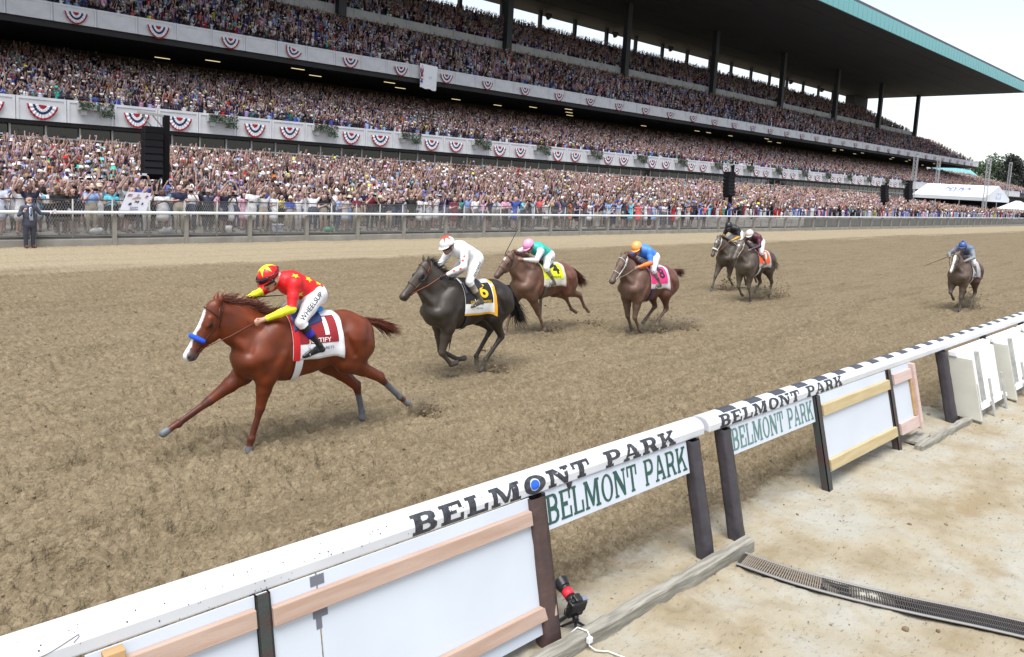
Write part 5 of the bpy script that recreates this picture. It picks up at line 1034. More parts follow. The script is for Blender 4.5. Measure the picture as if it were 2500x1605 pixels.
def hair_strands(name, roots, dirs, lens, width, m, parent, curl=0.3, seed=1, grav=0.25):
    r = np.random.default_rng(seed); mb = MB()
    for p, d, l in zip(roots, dirs, lens):
        d = np.array(d, float); d /= np.linalg.norm(d); pts = []; q = np.array(p, float); k = 5; dd = d.copy(); wob = r.normal(0, curl, 3)
        for i in range(k):
            pts.append(q.copy()); q = q + dd * l / (k - 1); dd = dd + wob / k + np.array([0, 0, -grav / k]); dd /= np.linalg.norm(dd)
        mb.tube(pts, [width * (1, .95, .8, .55, .12)[i] for i in range(k)], 3, cap=False)
    return mb.build(name, m, parent, smooth=True)

def bvh_of(V, Q): return BVHTree.FromPolygons([tuple(v) for v in V], [tuple(int(i) for i in q) for q in Q])
def shrink(bvh, c, d, far=0.9, off=0.006):
    """hit the skin from outside, coming towards c against direction d"""
    d = Vector(d).normalized(); c = Vector(c); h = bvh.ray_cast(c + d * far, -d)
    return (h[0] + d * off) if h[0] is not None else None
def ring_on(bvh, c, u, v, off, a0=0, a1=360, n=28, far=.3):
    out = []
    for i in range(n + (a1 - a0 < 360)):
        a = math.radians(a0 + (a1 - a0) * i / n); p = shrink(bvh, c, Vector(u) * math.cos(a) + Vector(v) * math.sin(a), far, off)
        if p is not None: out.append(p)
    return out
def draped(bvh, fn, nu, nv, off, thick=0.008):
    """sheet over the back: fn(i/nu, j/nv) -> (x, angle from straight up)"""
    mb = MB(); G = []
    for i in range(nu + 1):
        for j in range(nv + 1):
            x, a = fn(i / nu, j / nv); c = Vector((x, 0, 1.22)); d = Vector((0, math.sin(a), math.cos(a))); p = shrink(bvh, c, d, .9, off)
            G.append(p if p is not None else c + d * .36)
    F = [(i * (nv + 1) + j, i * (nv + 1) + j + 1, (i + 1) * (nv + 1) + j + 1, (i + 1) * (nv + 1) + j) for i in range(nu) for j in range(nv)]
    mb.add(G, F); return mb
def decal(V, F, fn):
    mb = MB(); P = [fn(a, b) for a, b in V]; ok = [p is not None for p in P]
    mb.add([p if p is not None else (0, 0, 0) for p in P], [f for f in F if all(ok[i] for i in f)]); return mb

def fur(name, rough=.47):
    m = mat(name, (.3, .1, .04), rough, var=.24, scale=6, attr='Col', bump=.06, bscale=240, spec=.42)
    return m
def make_horse(P, loc, label, yaw=0.0):
    prims, HD = horse_prims(P); V, Q, lab = blend_body(prims, P.get('cell', .015), 2)
    W = HD['W']; c0 = np.array(P['coat']); n = len(V); C = np.tile(c0, (n, 1))
    nz = vnoise(V[:, 0] * 9 + 40, V[:, 2] * 9 + V[:, 1] * 7 + 40, 3); C *= (.82 + .36 * nz)[:, None]
    dark = np.array(P.get('points', c0 * .55)); lowz = lab == 4; C[lowz] = dark * (.85 + .3 * nz[lowz])[:, None]
    hd = (V - HD['po']) @ HD['h']; hn = (V - HD['po']) @ HD['n']; hq = (V - HD['po']) @ HD['q']; sc = HD['sc']; ishead = lab == 1
    mz = np.clip((hd / sc - .47) / .12, 0, 1) * ((lab == 1) | (lab == 5)); C = C * (1 - mz[:, None]) + np.array(P.get('muzzle', (.05, .045, .045))) * mz[:, None]
    if P.get('mud'):
        md = P['mud']; base = np.array((.125, .102, .075)); f = np.clip((V[:, 0] + .1) / .9, 0, 1) * .75 + np.clip((.95 - V[:, 2]) / .8, 0, 1) * .6
        f = np.clip(f, 0, 1) * md * np.clip(.25 + 1.3 * vnoise(V[:, 0] * 5 + 9, V[:, 2] * 5 + V[:, 1] * 4 + 9, 8), 0, 1); f = np.clip(f, 0, .92); C = C * (1 - f[:, None]) + base * f[:, None]
    if P.get('blaze'):
        wd = np.interp(hd / sc, [0.03, .10, .2, .4, .5, .62], P['blaze']) + .008 * (vnoise(hd * 30 + 5, hq * 0 + 3, 5) - .5)
        fr = ishead & (hn / sc < .075) & (np.abs(hq - P.get('blaze_off', 0)) < wd); C[fr] = (.78, .76, .74)
    if P.get('star'):
        fr = ishead & (hn < .07) & (np.abs(hq) < .03) & (np.abs(hd - .14) < .035); C[fr] = (.7, .68, .65)
    C[lab == 2] = (.012, .01, .01); C[lab == 5] = (.02, .016, .016)
    C[lab == 3] = P.get('hoof', (.10, .095, .09)); C[lab == 6] = P.get('bandage', (.2, .2, .2))
    # shade-free softening of colour borders
    E = np.concatenate([Q[:, [0, 1]], Q[:, [1, 2]], Q[:, [2, 3]], Q[:, [3, 0]]])
    for _ in range(1):
        sm = np.zeros_like(C); cn = np.zeros(n); np.add.at(sm, E[:, 0], C[E[:, 1]]); np.add.at(sm, E[:, 1], C[E[:, 0]]); np.add.at(cn, E.ravel(), 1); C = .5 * C + .5 * sm / cn[:, None]
    root = empty('race_horse', loc, math.pi + yaw); tag(root, label, 'horse', 'horses racing along the dirt track')
    body = link('body', skin_mesh('horse_body', V, Q, fur('horse coat'), color=C), root); bvh = bvh_of(V, Q)
    r = np.random.default_rng(int(loc[0] * 100))
    # mane and tail
    hm = mat('hair ' + P['name'], P['mane'], .5, var=.25, scale=30); roots, dirs, lens = [], [], []
    po = HD['po']
    for i in range(P.get('nmane', 700)):
        t = r.random() ** .9; base = mix(V3(.34, 1.5), po + np.array([-.03, 0, -.02]), t); p = bvh.ray_cast(Vector(base + np.array([-.12, 0, .5])), Vector((.12, 0, -.5)).normalized())[0]
        if p is None: continue
        roots.append(np.array(p) + np.array([0, r.normal(0, .012), -.012])); dirs.append((-1.0 + r.normal(0, .25), P.get('mane_y', -.3) + r.normal(0, .35), .42 + r.normal(0, .22))); lens.append(.12 + .13 * r.random())
    for i in range(24):
        roots.append(po + HD['h'] * (.01 + .03 * r.random()) + np.array([0, r.normal(0, .018), .0]) + HD['n'] * .0); dirs.append(HD['h'] * .9 + np.array([0, r.normal(0, .3), .2])); lens.append(.07 + .07 * r.random())
    hair_strands('mane', roots, dirs, lens, .0042, hm, root, .3, 3, .9)
    td = np.array(P.get('tail', (-.95, 0, -.30)), float); roots, dirs, lens = [], [], []; dk = np.array([-.985, 0, 1.40 + P.get('dz', 0)])
    for i in range(320):
        o = r.normal(0, .016, 3); roots.append(dk + o); dirs.append(td + r.normal(0, .085, 3)); lens.append(P.get('tail_len', .62) * (.6 + .5 * r.random()))
    tl = hair_strands('tail', roots, dirs, lens, .007, hm, root, .3, 5, P.get('tail_grav', .5))
    # bridle
    lm = mat('bridle ' + P['name'], P.get('tack', (.045, .02, .012)), .45); mb = MB()
    def loop(s, d, off, rad, a0=0, a1=360, tilt=0.0):
        c = W(s, d); nn = HD['n'] * math.cos(tilt) + HD['h'] * math.sin(tilt); pts = ring_on(bvh, c, HD['q'], -nn, off, a0, a1, 26)
        if len(pts) > 3:
            if a1 - a0 >= 360: pts.append(pts[0]); pts.append(pts[1])
            mb.tube(pts, rad, 6, flat=.6)
    loop(.37, .085, .004, .010); loop(.085, .07, .004, .011, -25, 205, .2); loop(.02, .10, .004, .010, 0, 360, 1.15)
    for s in (1, -1):
        pts = [shrink(bvh, W(a, b), HD['q'] * s, .3, .005) for a, b in ((.0, .05), (.08, .09), (.17, .115), (.27, .115), (.37, .10), (.46, .105))]; pts = [p for p in pts if p is not None]
        if len(pts) > 2: mb.tube(pts, .009, 6, flat=.6)
    bits = []
    for s in (1, -1):
        bt = shrink(bvh, W(.48, .105), HD['q'] * s, .3, .012); bt = bt if bt is not None else Vector(W(.48, .105) + HD['q'] * .05 * s); bits.append(bt)
        mb.tube([bt + Vector(HD['h']) * .03 * math.cos(a) + Vector(HD['n']) * .03 * math.sin(a) for a in np.linspace(0, 2 * math.pi, 13)], .005, 5)
    mb.build('bridle', lm, root, smooth=True)
    if P.get('roll'):
        mb = MB(); pts = ring_on(bvh, W(.385, .085), HD['q'], -HD['n'], .016, -18, 198, 20); mb.tube(pts, [.014] + [.027] * (len(pts) - 2) + [.014], 10); mb.build('shadow_roll', mat('roll ' + P['name'], P['roll'], .95, bump=.6, bscale=160), root, smooth=True)
    if P.get('hood'):
        mb = MB()
        for s in (1, -1):
            mb = MB(); mb.tube([Vector(W(.2, .06)) + Vector(HD['q']) * .095 * s + Vector(HD['h']) * .052 * math.cos(a) + Vector(HD['n']) * .052 * math.sin(a) for a in np.linspace(0, 2 * math.pi, 15)], .011, 6)
            mb.build('blinker_cup', mat('blinkers', (.03, .03, .04), .5), root, smooth=True)
    # saddle, cloth, girth
    cl = P['cloth']; dz = P.get('dz', 0)
    def cfn(side):
        return lambda u, v: (.20 - (.64 + .05 * v) * u, side * (.02 + (2.02 + .10 * u) * v))
    sc_root = None
    for side in (1, -1):
        mb = draped(bvh, cfn(side), 16, 18, .014); o = mb.build('saddle_cloth', mat('cloth ' + P['name'], cl.get('base', (.78, .78, .78)), .8, var=.06, scale=12), root, smooth=True)
        so = o.modifiers.new('thick', 'SOLIDIFY'); so.thickness = .008; so.offset = 1
        def at_cloth(a, b, off=.026):
            x, ang = cfn(side)(a, b); return shrink(bvh, (x, 0, 1.22), (0, math.sin(ang), math.cos(ang)), .9, off)
        def block(u0, u1, v0, v1, m, nm, off):
            g = MB(); k = 8; G = [at_cloth(u0 + (u1 - u0) * i / k, v0 + (v1 - v0) * j / k, off) for i in range(k + 1) for j in range(k + 1)]
            g.add([p or (0, 0, 1) for p in G], [(i * (k + 1) + j, i * (k + 1) + j + 1, (i + 1) * (k + 1) + j + 1, (i + 1) * (k + 1) + j) for i in range(k) for j in range(k)]); return g.build(nm, m, o, smooth=True)
        if 'panel' in cl:
            block(.0, .90, .18, cl.get('pv', .69), mat('panel ' + P['name'], cl['panel'], .75, var=.08, scale=10), 'colour_panel', .0255)
        if 'edge' in cl:
            block(.93, 1.0, .1, 1.0, mat('edge ' + P['name'], cl['edge'], .75), 'binding', .0265); block(.0, 1.0, .95, 1.0, mat('edge ' + P['name'], cl['edge'], .75), 'binding', .0272)
        if 'front' in cl: block(.0, .13, .1, 1.0, mat('front ' + P['name'], cl['front'], .75), 'front_band', .0278)
        def words(body, size, u, v, mcol, nm, bold=0.0, asp=1.0, slope=0.0):
            Vt, Ft = text_mesh(body, 1.0, bold); Vt, Ft = cut_fine(Vt * size, Ft, .03)
            sgn = 1 if side == 1 else -1
            def fn(a, b):   # metres on the cloth: along body / down the side
                return at_cloth(u + sgn * a * asp / .64, v - (b + slope * a) / .72, .029)
            decal(Vt, Ft, fn).build(nm, mat('ink ' + nm + P['name'], mcol, .7), o)
        for wd in cl.get('words', ()): words(*wd)
    mb = draped(bvh, lambda u, v: (.16 - .10 * u, -2.98 + 5.96 * v), 3, 50, .020); gm = mb.build('girth', mat('girth ' + P['name'], P.get('girth', (.7, .7, .7)), .7), root, smooth=True)
    mb = draped(bvh, lambda u, v: (.17 - .40 * u, (-.95 + 1.9 * v) * (1 - .35 * u)), 8, 16, .030); sd_ = mb.build('saddle', mat('saddle ' + P['name'], P.get('saddle', (.03, .03, .035)), .4), root, smooth=True); so = sd_.modifiers.new('thick', 'SOLIDIFY'); so.thickness = .02
    if P.get('pad'):
        mb = MB(); mb.ball((-.20, .0, 1.625 + dz), .12, 16, 8, (1.0, 1.25, .32)); mb.build('saddle_pad', mat('pad ' + P['name'], P['pad'], .7), root, smooth=True)
    return root, bvh, bits, HD

# ---------------------------------------------------------------- riders
def hand(A, w_, d, up, side, lab, scale=1.0):
    """palm and five curled fingers closed on a rein"""
    w_, d, up = np.array(w_, float), np.array(d, float), np.array(up, float); d /= np.linalg.norm(d); up -= d * (up @ d); up /= np.linalg.norm(up); sidev = np.cross(d, up) * side; s = scale
    A(w_, w_ + d * .065 * s, .026 * s, .034 * s, .02, lab)
    for i, o in enumerate((-.030, -.010, .010, .030)):
        b = w_ + d * .078 * s + up * o * s * -1; ln = (.9, 1, .96, .78)[i]
        A(b, b + d * .032 * s * ln + sidev * .008, .0115 * s, .011 * s, .006, lab); A(b + d * .032 * s * ln + sidev * .008, b + d * .02 * s + sidev * .036 * s * ln, .011 * s, .010 * s, .005, lab)
        A(b + d * .02 * s + sidev * .036 * s * ln, b - d * .006 * s + sidev * .034 * s * ln, .010 * s, .009 * s, .005, lab)
    t = w_ + d * .03 * s + up * .026 * s
    A(t, t + d * .035 * s + up * .02 * s + sidev * .012, .013 * s, .012 * s, .01, lab); A(t + d * .035 * s + up * .02 * s + sidev * .012, t + d * .06 * s + up * .012 * s + sidev * .022, .011 * s, .009 * s, .006, lab)
def make_jockey(J, loc, label, yaw=0.0, horse=None):
    R = []; A = lambda a, b, ra, rb, k=0.03, lab=0, ax=None, sq=1.0: R.append((np.array(a, float), np.array(b, float), ra, rb, k, lab, ax, sq))
    # 0 silk 1 upper sleeve 2 lower sleeve 3 skin 5 breeches 6 boot 7 boot cuff 8 glove 9 sock 10 collar
    pe, ch, hd = (np.array(J[k], float) for k in ('pelvis', 'chest', 'head')); f = ch - pe; f /= np.linalg.norm(f); up = np.array([-f[2], 0, f[0]])
    A(pe, mix(pe, ch, .45), .135, .125, .05, 0, AY, 1.18); A(mix(pe, ch, .4), ch, .125, .145, .05, 0, AY, 1.2); A(ch, ch + f * .08, .14, .10, .05, 0, AY, 1.25)
    A(pe - f * .05 - up * .02, pe + f * .02 - up * .03, .142, .138, .05, 5, AY, 1.15)
    A(mix(pe, ch, .3) + up * .05, mix(pe, ch, .9) + up * .045, .09, .1, .05, 0, AY, 1.2)
    nk = mix(ch + f * .1, hd, .5); A(ch + f * .1 + up * .01, hd, .058, .055, .03, 3); A(ch + f * .09 + up * .01, ch + f * .13 + up * .01, .066, .062, .01, 10)
    # face: hd is the centre of the skull; g looks ahead, u is up for the head
    g = np.array(J.get('gaze', (.85, 0, -.5)), float); g /= np.linalg.norm(g); q = np.array([0, 1.0, 0]); q -= g * (q @ g); q /= np.linalg.norm(q); u = np.cross(g, q); u = u if u[2] > 0 else -u
    A(hd, hd + u * .03, .098, .098, .02, 3); A(hd + g * .035 - u * .05, hd + g * .045 - u * .075, .066, .052, .03, 3); A(hd + g * .07 - u * .095, hd + g * .06 - u * .085, .03, .035, .02, 3)
    A(hd + g * .097 - u * .01, hd + g * .118 - u * .045, .012, .017, .012, 3); A(hd + g * .095 - u * .078 + q * .018, hd + g * .095 - u * .078 - q * .018, .011, .011, .006, 11); 
    for s in (1, -1):
        A(hd + q * .095 * s - u * .03, hd + q * .098 * s - u * .055, .016, .012, .008, 3)
        sh = ch + np.array([.02, .175 * s, 0]) + up * .01; el = np.array(J['elbow' + 'LR'[s < 0]], float); hn = np.array(J['hand' + 'LR'[s < 0]], float)
        A(ch + np.array([0, .10 * s, 0]), sh, .105, .085, .05, 0); A(sh, mix(sh, el, .5), .078, .066, .04, 1); A(mix(sh, el, .5), el, .066, .054, .02, 1)
        A(el, mix(el, hn, .4), .055, .048, .02, 2); A(mix(el, hn, .4), mix(el, hn, .86), .048, .034, .02, 2); gl = 8 if J.get('glove') else 3; A(mix(el, hn, .84), hn, .029, .026, .01, gl)
        hand(A, hn, (hn - el) * .6 + np.array([.10, 0, -.02]), (0, .25 * s, 1), -s, gl)
        hp = pe + np.array([.0, .085 * s, -.03]); kn = np.array(J['knee'], float) * (1, s, 1); an = np.array(J['ankle'], float) * (1, s, 1); to = np.array(J['toe'], float) * (1, s, 1)
        A(hp, mix(hp, kn, .5), .118, .092, .05, 5); A(mix(hp, kn, .5), kn, .092, .066, .03, 5); A(kn, mix(kn, an, .16), .064, .060, .02, 5)
        A(mix(kn, an, .16), mix(kn, an, .34), .058, .057, .015, 9); A(mix(kn, an, .34), mix(kn, an, .55), .056, .053, .015, 7); A(mix(kn, an, .55), an, .053, .040, .02, 6)
        A(an, an + np.array([-.045, 0, -.055]), .042, .036, .02, 6); A(an + np.array([-.04, 0, -.055]), to, .037, .030, .03, 6, (0, 0, 1), .85); A(mix(an, to, .35), mix(an, to, .8), .04, .035, .03, 6)
    V, Q, lab = blend_body(R, J.get('cell', .0105), 2)
    order = [0, 1, 2, 3, 5, 6, 7, 8, 9, 10, 11]; cols = J['cols']; nm = J['name']; mats = []
    rough = {0: .5, 1: .5, 2: .5, 3: .55, 5: .6, 6: .28, 7: .4, 8: .6, 9: .6, 10: .7, 11: .6}
    for l in order: mats.append(mat('rider %s %d' % (nm, l), cols.get(l, cols[0]), rough[l], var=.10, scale=14, bump=.25 if l in (0, 1, 2, 5) else 0, bscale=26))
    fl = np.sort(lab[Q], 1)[:, 2]; fm = np.searchsorted(order, fl)
    root = empty('person', loc, math.pi + yaw); tag(root, label, 'jockey', 'jockeys riding the race horses')
    body = link('body', skin_mesh('jockey_body', V, Q, mats, fm), root); bvh = bvh_of(V, Q)
    # helmet with peak, goggles
    mb = MB(); hc = hd + u * .045 - g * .012; n, k = 22, 10; ring = []
    for i in range(k + 1):
        t = math.pi * .54 * i / k
        for j in range(n):
            a = 2 * math.pi * j / n; d = g * math.cos(a) * math.sin(t) * 1.16 + q * math.sin(a) * math.sin(t) * .96 + u * math.cos(t) * 1.02; mb.v.append(tuple(hc + d * .122))
    for i in range(k):
        for j in range(n): a, b = i * n + j, i * n + (j + 1) % n; mb.f.append([a, a + n, b + n, b]); mb.m.append(0)
    hm = mb.build('helmet', mat('helmet ' + nm, J['helmet'], .35, var=.06, scale=20), root, smooth=True, fix=True); so = hm.modifiers.new('thick', 'SOLIDIFY'); so.thickness = .012; so.offset = -1
    mb = MB(); pk = []
    for i in range(13):
        a = math.radians(-62 + 124 * i / 12); e = hc + (g * math.cos(a) * 1.15 + q * math.sin(a) * .96) * .120 - u * .012; o_ = e + g * (.055 * math.cos(a) ** .8) - u * .014; pk += [e, o_]
    mb.add(pk, [(2 * i, 2 * i + 1, 2 * i + 3, 2 * i + 2) for i in range(12)]); p_ = mb.build('peak', mat('helmet ' + nm, J['helmet'], .35), hm, smooth=True); so = p_.modifiers.new('thick', 'SOLIDIFY'); so.thickness = .007
    def band(c, r0, r1, a0, a1, w_, rad, m, nm_, parent):
        b = MB(); b.tube([c + (g * math.cos(a) * r0 + q * math.sin(a) * r1) for a in np.linspace(math.radians(a0), math.radians(a1), 22)], rad, 8, flat=w_); return b.build(nm_, m, parent, smooth=True)
    dk = mat('goggle black', (.012, .012, .014), .12); band(hd + u * .002, .108, .102, -80, 80, 1.7, .016, dk, 'goggles', root); band(hd + u * .012, .112, .105, 80, 280, 1.0, .008, dk, 'goggle_strap', root)
    if J.get('spare'): band(hc + u * .022, .150, .125, -58, 58, 1.5, .017, dk, 'goggles', root); band(hc + u * .022, .140, .125, 58, 302, 1.0, .008, dk, 'goggle_strap', root)
    # chin strap
    mb = MB(); mb.tube([hd + q * .1 + u * .03, hd + q * .085 + g * .02 - u * .06, hd + g * .05 - u * .118, hd - q * .085 + g * .02 - u * .06, hd - q * .1 + u * .03], .006, 6); mb.build('chin_strap', dk, root)
    if J.get('cap_star'):
        Vt, Ft = star(.135, .36, 6, 90); Vt, Ft = cut_fine(Vt, Ft, .02); hb = BVHTree.FromObject(hm, bpy.context.evaluated_depsgraph_get())
        def fn(a, b):
            r_ = math.hypot(a, b); th = r_ / .118; dd = u * math.cos(th) + (g * a + q * b) / max(r_, 1e-6) * math.sin(th); h_ = hb.ray_cast(Vector(hc + dd * .4), Vector(-dd)); return h_[0] + Vector(dd) * .004 if h_[0] is not None else None
        decal(Vt, Ft, fn).build('cap_star', mat('cap star ' + nm, J['cap_star'], .45), hm)
    if J.get('pompom'):
        mb = MB(); mb.ball(hc + u * .14, .028, 10, 7); mb.build('pompom', mat('pom ' + nm, J['pompom'], .9, bump=.8), hm, smooth=True)
    # stars and letters on the silks
    def on_body(c, nrm, uu, ou=.004):
        c, nrm = Vector(c), Vector(nrm).normalized(); uu = Vector(uu); uu = (uu - nrm * uu.dot(nrm)).normalized(); vv = nrm.cross(uu)
        def fn(a, b):
            p = c + uu * a + vv * b; h_ = bvh.ray_cast(p + nrm * .35, -nrm); return h_[0] + nrm * ou if h_[0] is not None and (h_[0] - p).length < .25 else None
        return fn
    for i, (c, nrm, sz, mc) in enumerate(J.get('stars', ())):
        Vt, Ft = star(sz, .42, 5, 17 * i); Vt, Ft = cut_fine(Vt, Ft, .02); decal(Vt, Ft, on_body(c, nrm, (1, 0, 0))).build('star', mat('star ' + nm, mc, .5), root)
    for wd, sz, c, nrm, uu, mc in J.get('words', ()):
        Vt, Ft = text_mesh(wd, 1.0, .012); Vt, Ft = cut_fine(Vt * sz, Ft, .015); decal(Vt, Ft, on_body(c, nrm, uu)).build('lettering', mat('ink rider ' + nm, mc, .6), root)
    if J.get('whip'):
        a, b = J['whip']; mb = MB(); mb.tube([a, mix(np.array(a), np.array(b), .3), b], [.011, .009, .005], 6); mb.build('whip', dk, root)
    if horse:
        bits, rm = horse; mb = MB()
        for s, bt in zip((1, -1), bits):
            hn = np.array(J['hand' + 'LR'[s < 0]], float) + np.array([.05, 0, 0]); b = np.array(bt); mb.tube([b, mix(b, hn, .5) + np.array([0, .015 * s, -.012]), hn, hn + np.array([-.10, -.02 * s, .05]), hn + np.array([-.2, -.05 * s, -.02])], .0085, 6, flat=.5)
        mb.build('reins', rm, root, smooth=True)
    # stirrups
    mb = MB()
    for s in (1, -1):
        to = np.array(J['toe'], float) * (1, s, 1); an = np.array(J['ankle'], float) * (1, s, 1); m_ = mix(an, to, .7); mb.tube([m_ + np.array([0, .045, .0]), m_ + np.array([0, .03, .09]), m_ + np.array([0, -.03, .09]), m_ + np.array([0, -.045, 0]), m_ + np.array([0, -.045, -.035]), m_ + np.array([0, .045, -.035]), m_ + np.array([0, .045, 0])], .007, 6)
        mb.tube([m_ + np.array([0, 0, .09]), np.array([.06, .19 * s, 1.50])], .010, 6, flat=.4)
    mb.build('stirrups', mat('steel', (.35, .35, .36), .3, metal=1.0), root, smooth=True)
    return root
CHEST = np.array((.130, .024, .0045))
JOCK = dict(pelvis=(-.19, 0, 1.83), chest=(.13, 0, 1.97), head=(.37, 0, 2.03), elbowL=(.22, .27, 1.70), elbowR=(.34, -.30, 1.82), handL=(.50, .13, 1.57), handR=(.62, -.12, 1.78), knee=(.10, .265, 1.53), ankle=(-.14, .285, 1.22), toe=(.06, .295, 1.11))
SKIN = (.50, .29, .20)
# the leader: chestnut with a white blaze
P1 = dict(name='chestnut', cell=.0125, coat=CHEST, points=(.085, .019, .009), mane=(.105, .022, .007), poll=(1.05, 1.77), nose=(1.40, 1.20), hyaw=.02, blaze=[0, .03, .034, .028, .04, .045], muzzle=(.10, .095, .10), ear=(-.05, .15),
          LF=[(.46, .88), (.52, .50), (.62, .15), (.645, -0.01)], RF=[(.62, .86), (1.02, .61), (1.37, .41), (1.53, .33)], LH=[(-.60, .93), (-1.14, .62), (-1.46, .31), (-1.60, .20)], RH=[(-.52, .86), (-.95, .46), (-1.03, .11), (-1.04, .02)],
          bandage=(.10, .105, .12), hoof=(.13, .145, .155), roll=lin('#1f55d8'), tail=(-1, 0, -.30), tail_len=.52, pad=lin('#2f86dd'), saddle=(.03, .05, .16), girth=(.75, .75, .74), tack=(.05, .014, .008),
          cloth=dict(base=(.80, .80, .82), panel=(.27, .012, .018), pv=.70, front=(.55, .012, .015),
                     words=[('1', .34, .68, .40, (.85, .85, .85), 'number', .02, 1.15, 0), ('JUSTIFY', .085, .52, .645, (.85, .85, .85), 'name', .01, 1.0, 0), ('NYRA BETS', .055, .58, .80, (.03, .03, .12), 'maker', .0, 1.0, 0)]))
X1, Y1 = 4.2, 8.31
h1, b1, bits1, HD1 = make_horse(P1, (X1, Y1, 0), 'chestnut race horse with white blaze and blue shadow roll leading the field')
RED, YEL = lin('#d3161c'), lin('#e6ea2c')
J1 = dict(JOCK, name='red', cell=.009, gaze=(.80, .18, -.55), helmet=RED, cap_star=YEL, spare=True, cols={0: RED, 1: RED, 2: YEL, 3: SKIN, 5: (.80, .80, .82), 6: (.012, .012, .014), 7: lin('#2a259c'), 9: (.01, .01, .012), 10: (.75, .75, .75), 11: (.30, .10, .09)},
          stars=[((.12, .14, 2.05), (.25, .8, .75), .055, YEL), ((-.08, .10, 2.02), (0, .7, .8), .055, YEL), ((-.22, .10, 1.97), (-.3, .7, .8), .05, YEL), ((.08, -.04, 2.1), (.1, 0, 1), .055, YEL), ((-.12, -.05, 2.08), (0, -.1, 1), .055, YEL), ((.05, .13, 1.84), (.2, .9, -.2), .05, YEL), ((.02, -.15, 2.03), (0, -.7, .8), .05, YEL)],
          words=[('WHEELSUP', .085, (-.055, .2, 1.70), (.15, .95, .12), (-.72, 0, .72), (.01, .01, .01))], whip=((.60, -.12, 1.80), (.12, -.16, 1.79)))
rein = mat('rein leather', (.14, .035, .02), .5)
make_jockey(J1, (X1, Y1, 0), 'jockey in red silks with yellow stars crouched on the leading chestnut horse', horse=(bits1, rein))
def rider(name, dx=0, dz=0, flat=0.0, **kw):
    J = {}
    for k, v in JOCK.items():
        v = list(v); v[0] += dx * (1 if k in ('pelvis', 'chest', 'head') else .6); v[2] += dz * (1 if k in ('pelvis', 'chest', 'head', 'elbowL', 'elbowR') else .6)
        if k in ('head',): v[2] -= flat
        if k in ('chest',): v[2] -= flat * .6
        J[k] = tuple(v)
    J['handL'] = (.52, .13, 1.60 + dz * .8); J['handR'] = (.55, -.13, 1.62 + dz * .8); J['elbowL'] = (.26, .28, 1.72 + dz); J['elbowR'] = (.28, -.28, 1.73 + dz)
    J.update(name=name, cell=.0145, **kw); return J
DUST = (.23, .19, .14); BOOT = (.03, .028, .027)
# second: dark bay, number 6
P2 = dict(name='dark bay', cell=.016, coat=(.020, .014, .012), points=(.018, .014, .013), mane=(.006, .006, .007), mud=.42, poll=(.86, 1.93), nose=(1.36, 1.43), dz=.03, hyaw=.03, muzzle=(.05, .035, .03), ear=(.03, .17), hood=True, nmane=220,
          LF=[(.42, .88), (.52, .45), (.30, .22), (.19, .24)], RF=[(.38, .86), (.34, .41), (-.03, .21), (-.17, .22)], LH=[(-.54, .97), (-.78, .58), (-.44, .20), (-.36, .03)], RH=[(-.46, .92), (-.77, .66), (-.45, .22), (-.47, .08)], hoof=(.06, .055, .05),
          tail=(-.55, 0, -.9), tail_len=.85, tail_grav=.25, girth=(.03, .03, .03), tack=(.10, .03, .02),
          cloth=dict(base=(.78, .78, .76), panel=(.012, .012, .014), edge=lin('#e8a51e'), words=[('6', .34, .62, .40, lin('#f0c11a'), 'number', .02, 1.1, 0), ('GRONKOWSKI', .072, .50, .655, lin('#f0c11a'), 'name', .006, .9, 0), ('NYRA', .05, .45, .82, (.05, .05, .15), 'maker', .0, 1.0, 0)]))
h2, b2, bits2, _ = make_horse(P2, (7.84, 9.55, 0), 'dark bay race horse with black and yellow number 6 cloth chasing the leader')
RS = lin('#d8452a')
J2 = rider('white', .03, .17, glove=True, gaze=(.9, .15, -.4), helmet=(.78, .77, .76), cap_star=RS, cols={0: (.80, .80, .82), 1: (.80, .80, .82), 2: (.78, .77, .77), 3: (.30, .18, .13), 5: (.79, .79, .79), 6: (.10, .085, .065), 7: (.34, .30, .24), 8: (.02, .02, .022), 9: (.20, .17, .13), 10: (.7, .7, .7), 11: (.2, .08, .07)},
           stars=[((.27, .26, 1.99), (.5, .8, .1), .030, RS), ((.33, .27, 1.86), (.4, .85, .1), .030, RS), ((.24, .24, 2.05), (.4, .8, .3), .030, RS), ((.42, .2, 1.82), (.2, .9, .2), .028, RS), ((.22, -.27, 1.95), (.6, -.6, .2), .03, RS)], words=[('SENTIENT', .068, (-.06, .2, 1.82), (.15, .95, .12), (-.62, 0, .78), (.02, .02, .02))])
make_jockey(J2, (7.84, 9.55, 0), 'jockey in white silks with small red stars on the dark bay horse', horse=(bits2, mat('orange rein', (.28, .07, .035), .5)))
# third: muddy chestnut, number 4
P3 = dict(name='brown', cell=.019, coat=(.135, .055, .034), points=(.15, .085, .055), mane=(.10, .030, .018), mud=.55, poll=(1.0, 1.75), nose=(1.40, 1.32), dz=-.04, star=True, muzzle=(.10, .06, .045), ear=(-.02, .12),
          LF=[(.38, .82), (.17, .46), (-.01, .18), (-.09, .04)], RF=[(.60, .82), (.76, .42), (.86, .13), (.89, .02)], LH=[(-.66, .90), (-1.17, .74), (-1.36, .47), (-1.52, .35)], RH=[(-.60, .86), (-1.0, .66), (-1.2, .38), (-1.36, .30)], tail=(-.8, 0, -.6), girth=(.10, .09, .07), hoof=(.20, .16, .12),
          cloth=dict(base=(.62, .60, .52), panel=lin('#d8e01e'), pv=.75, words=[('4', .34, .62, .42, (.015, .015, .015), 'number', .03, 1.1, 0), ('HOFBURG', .075, .52, .69, (.02, .02, .02), 'name', .006, .95, 0)]))
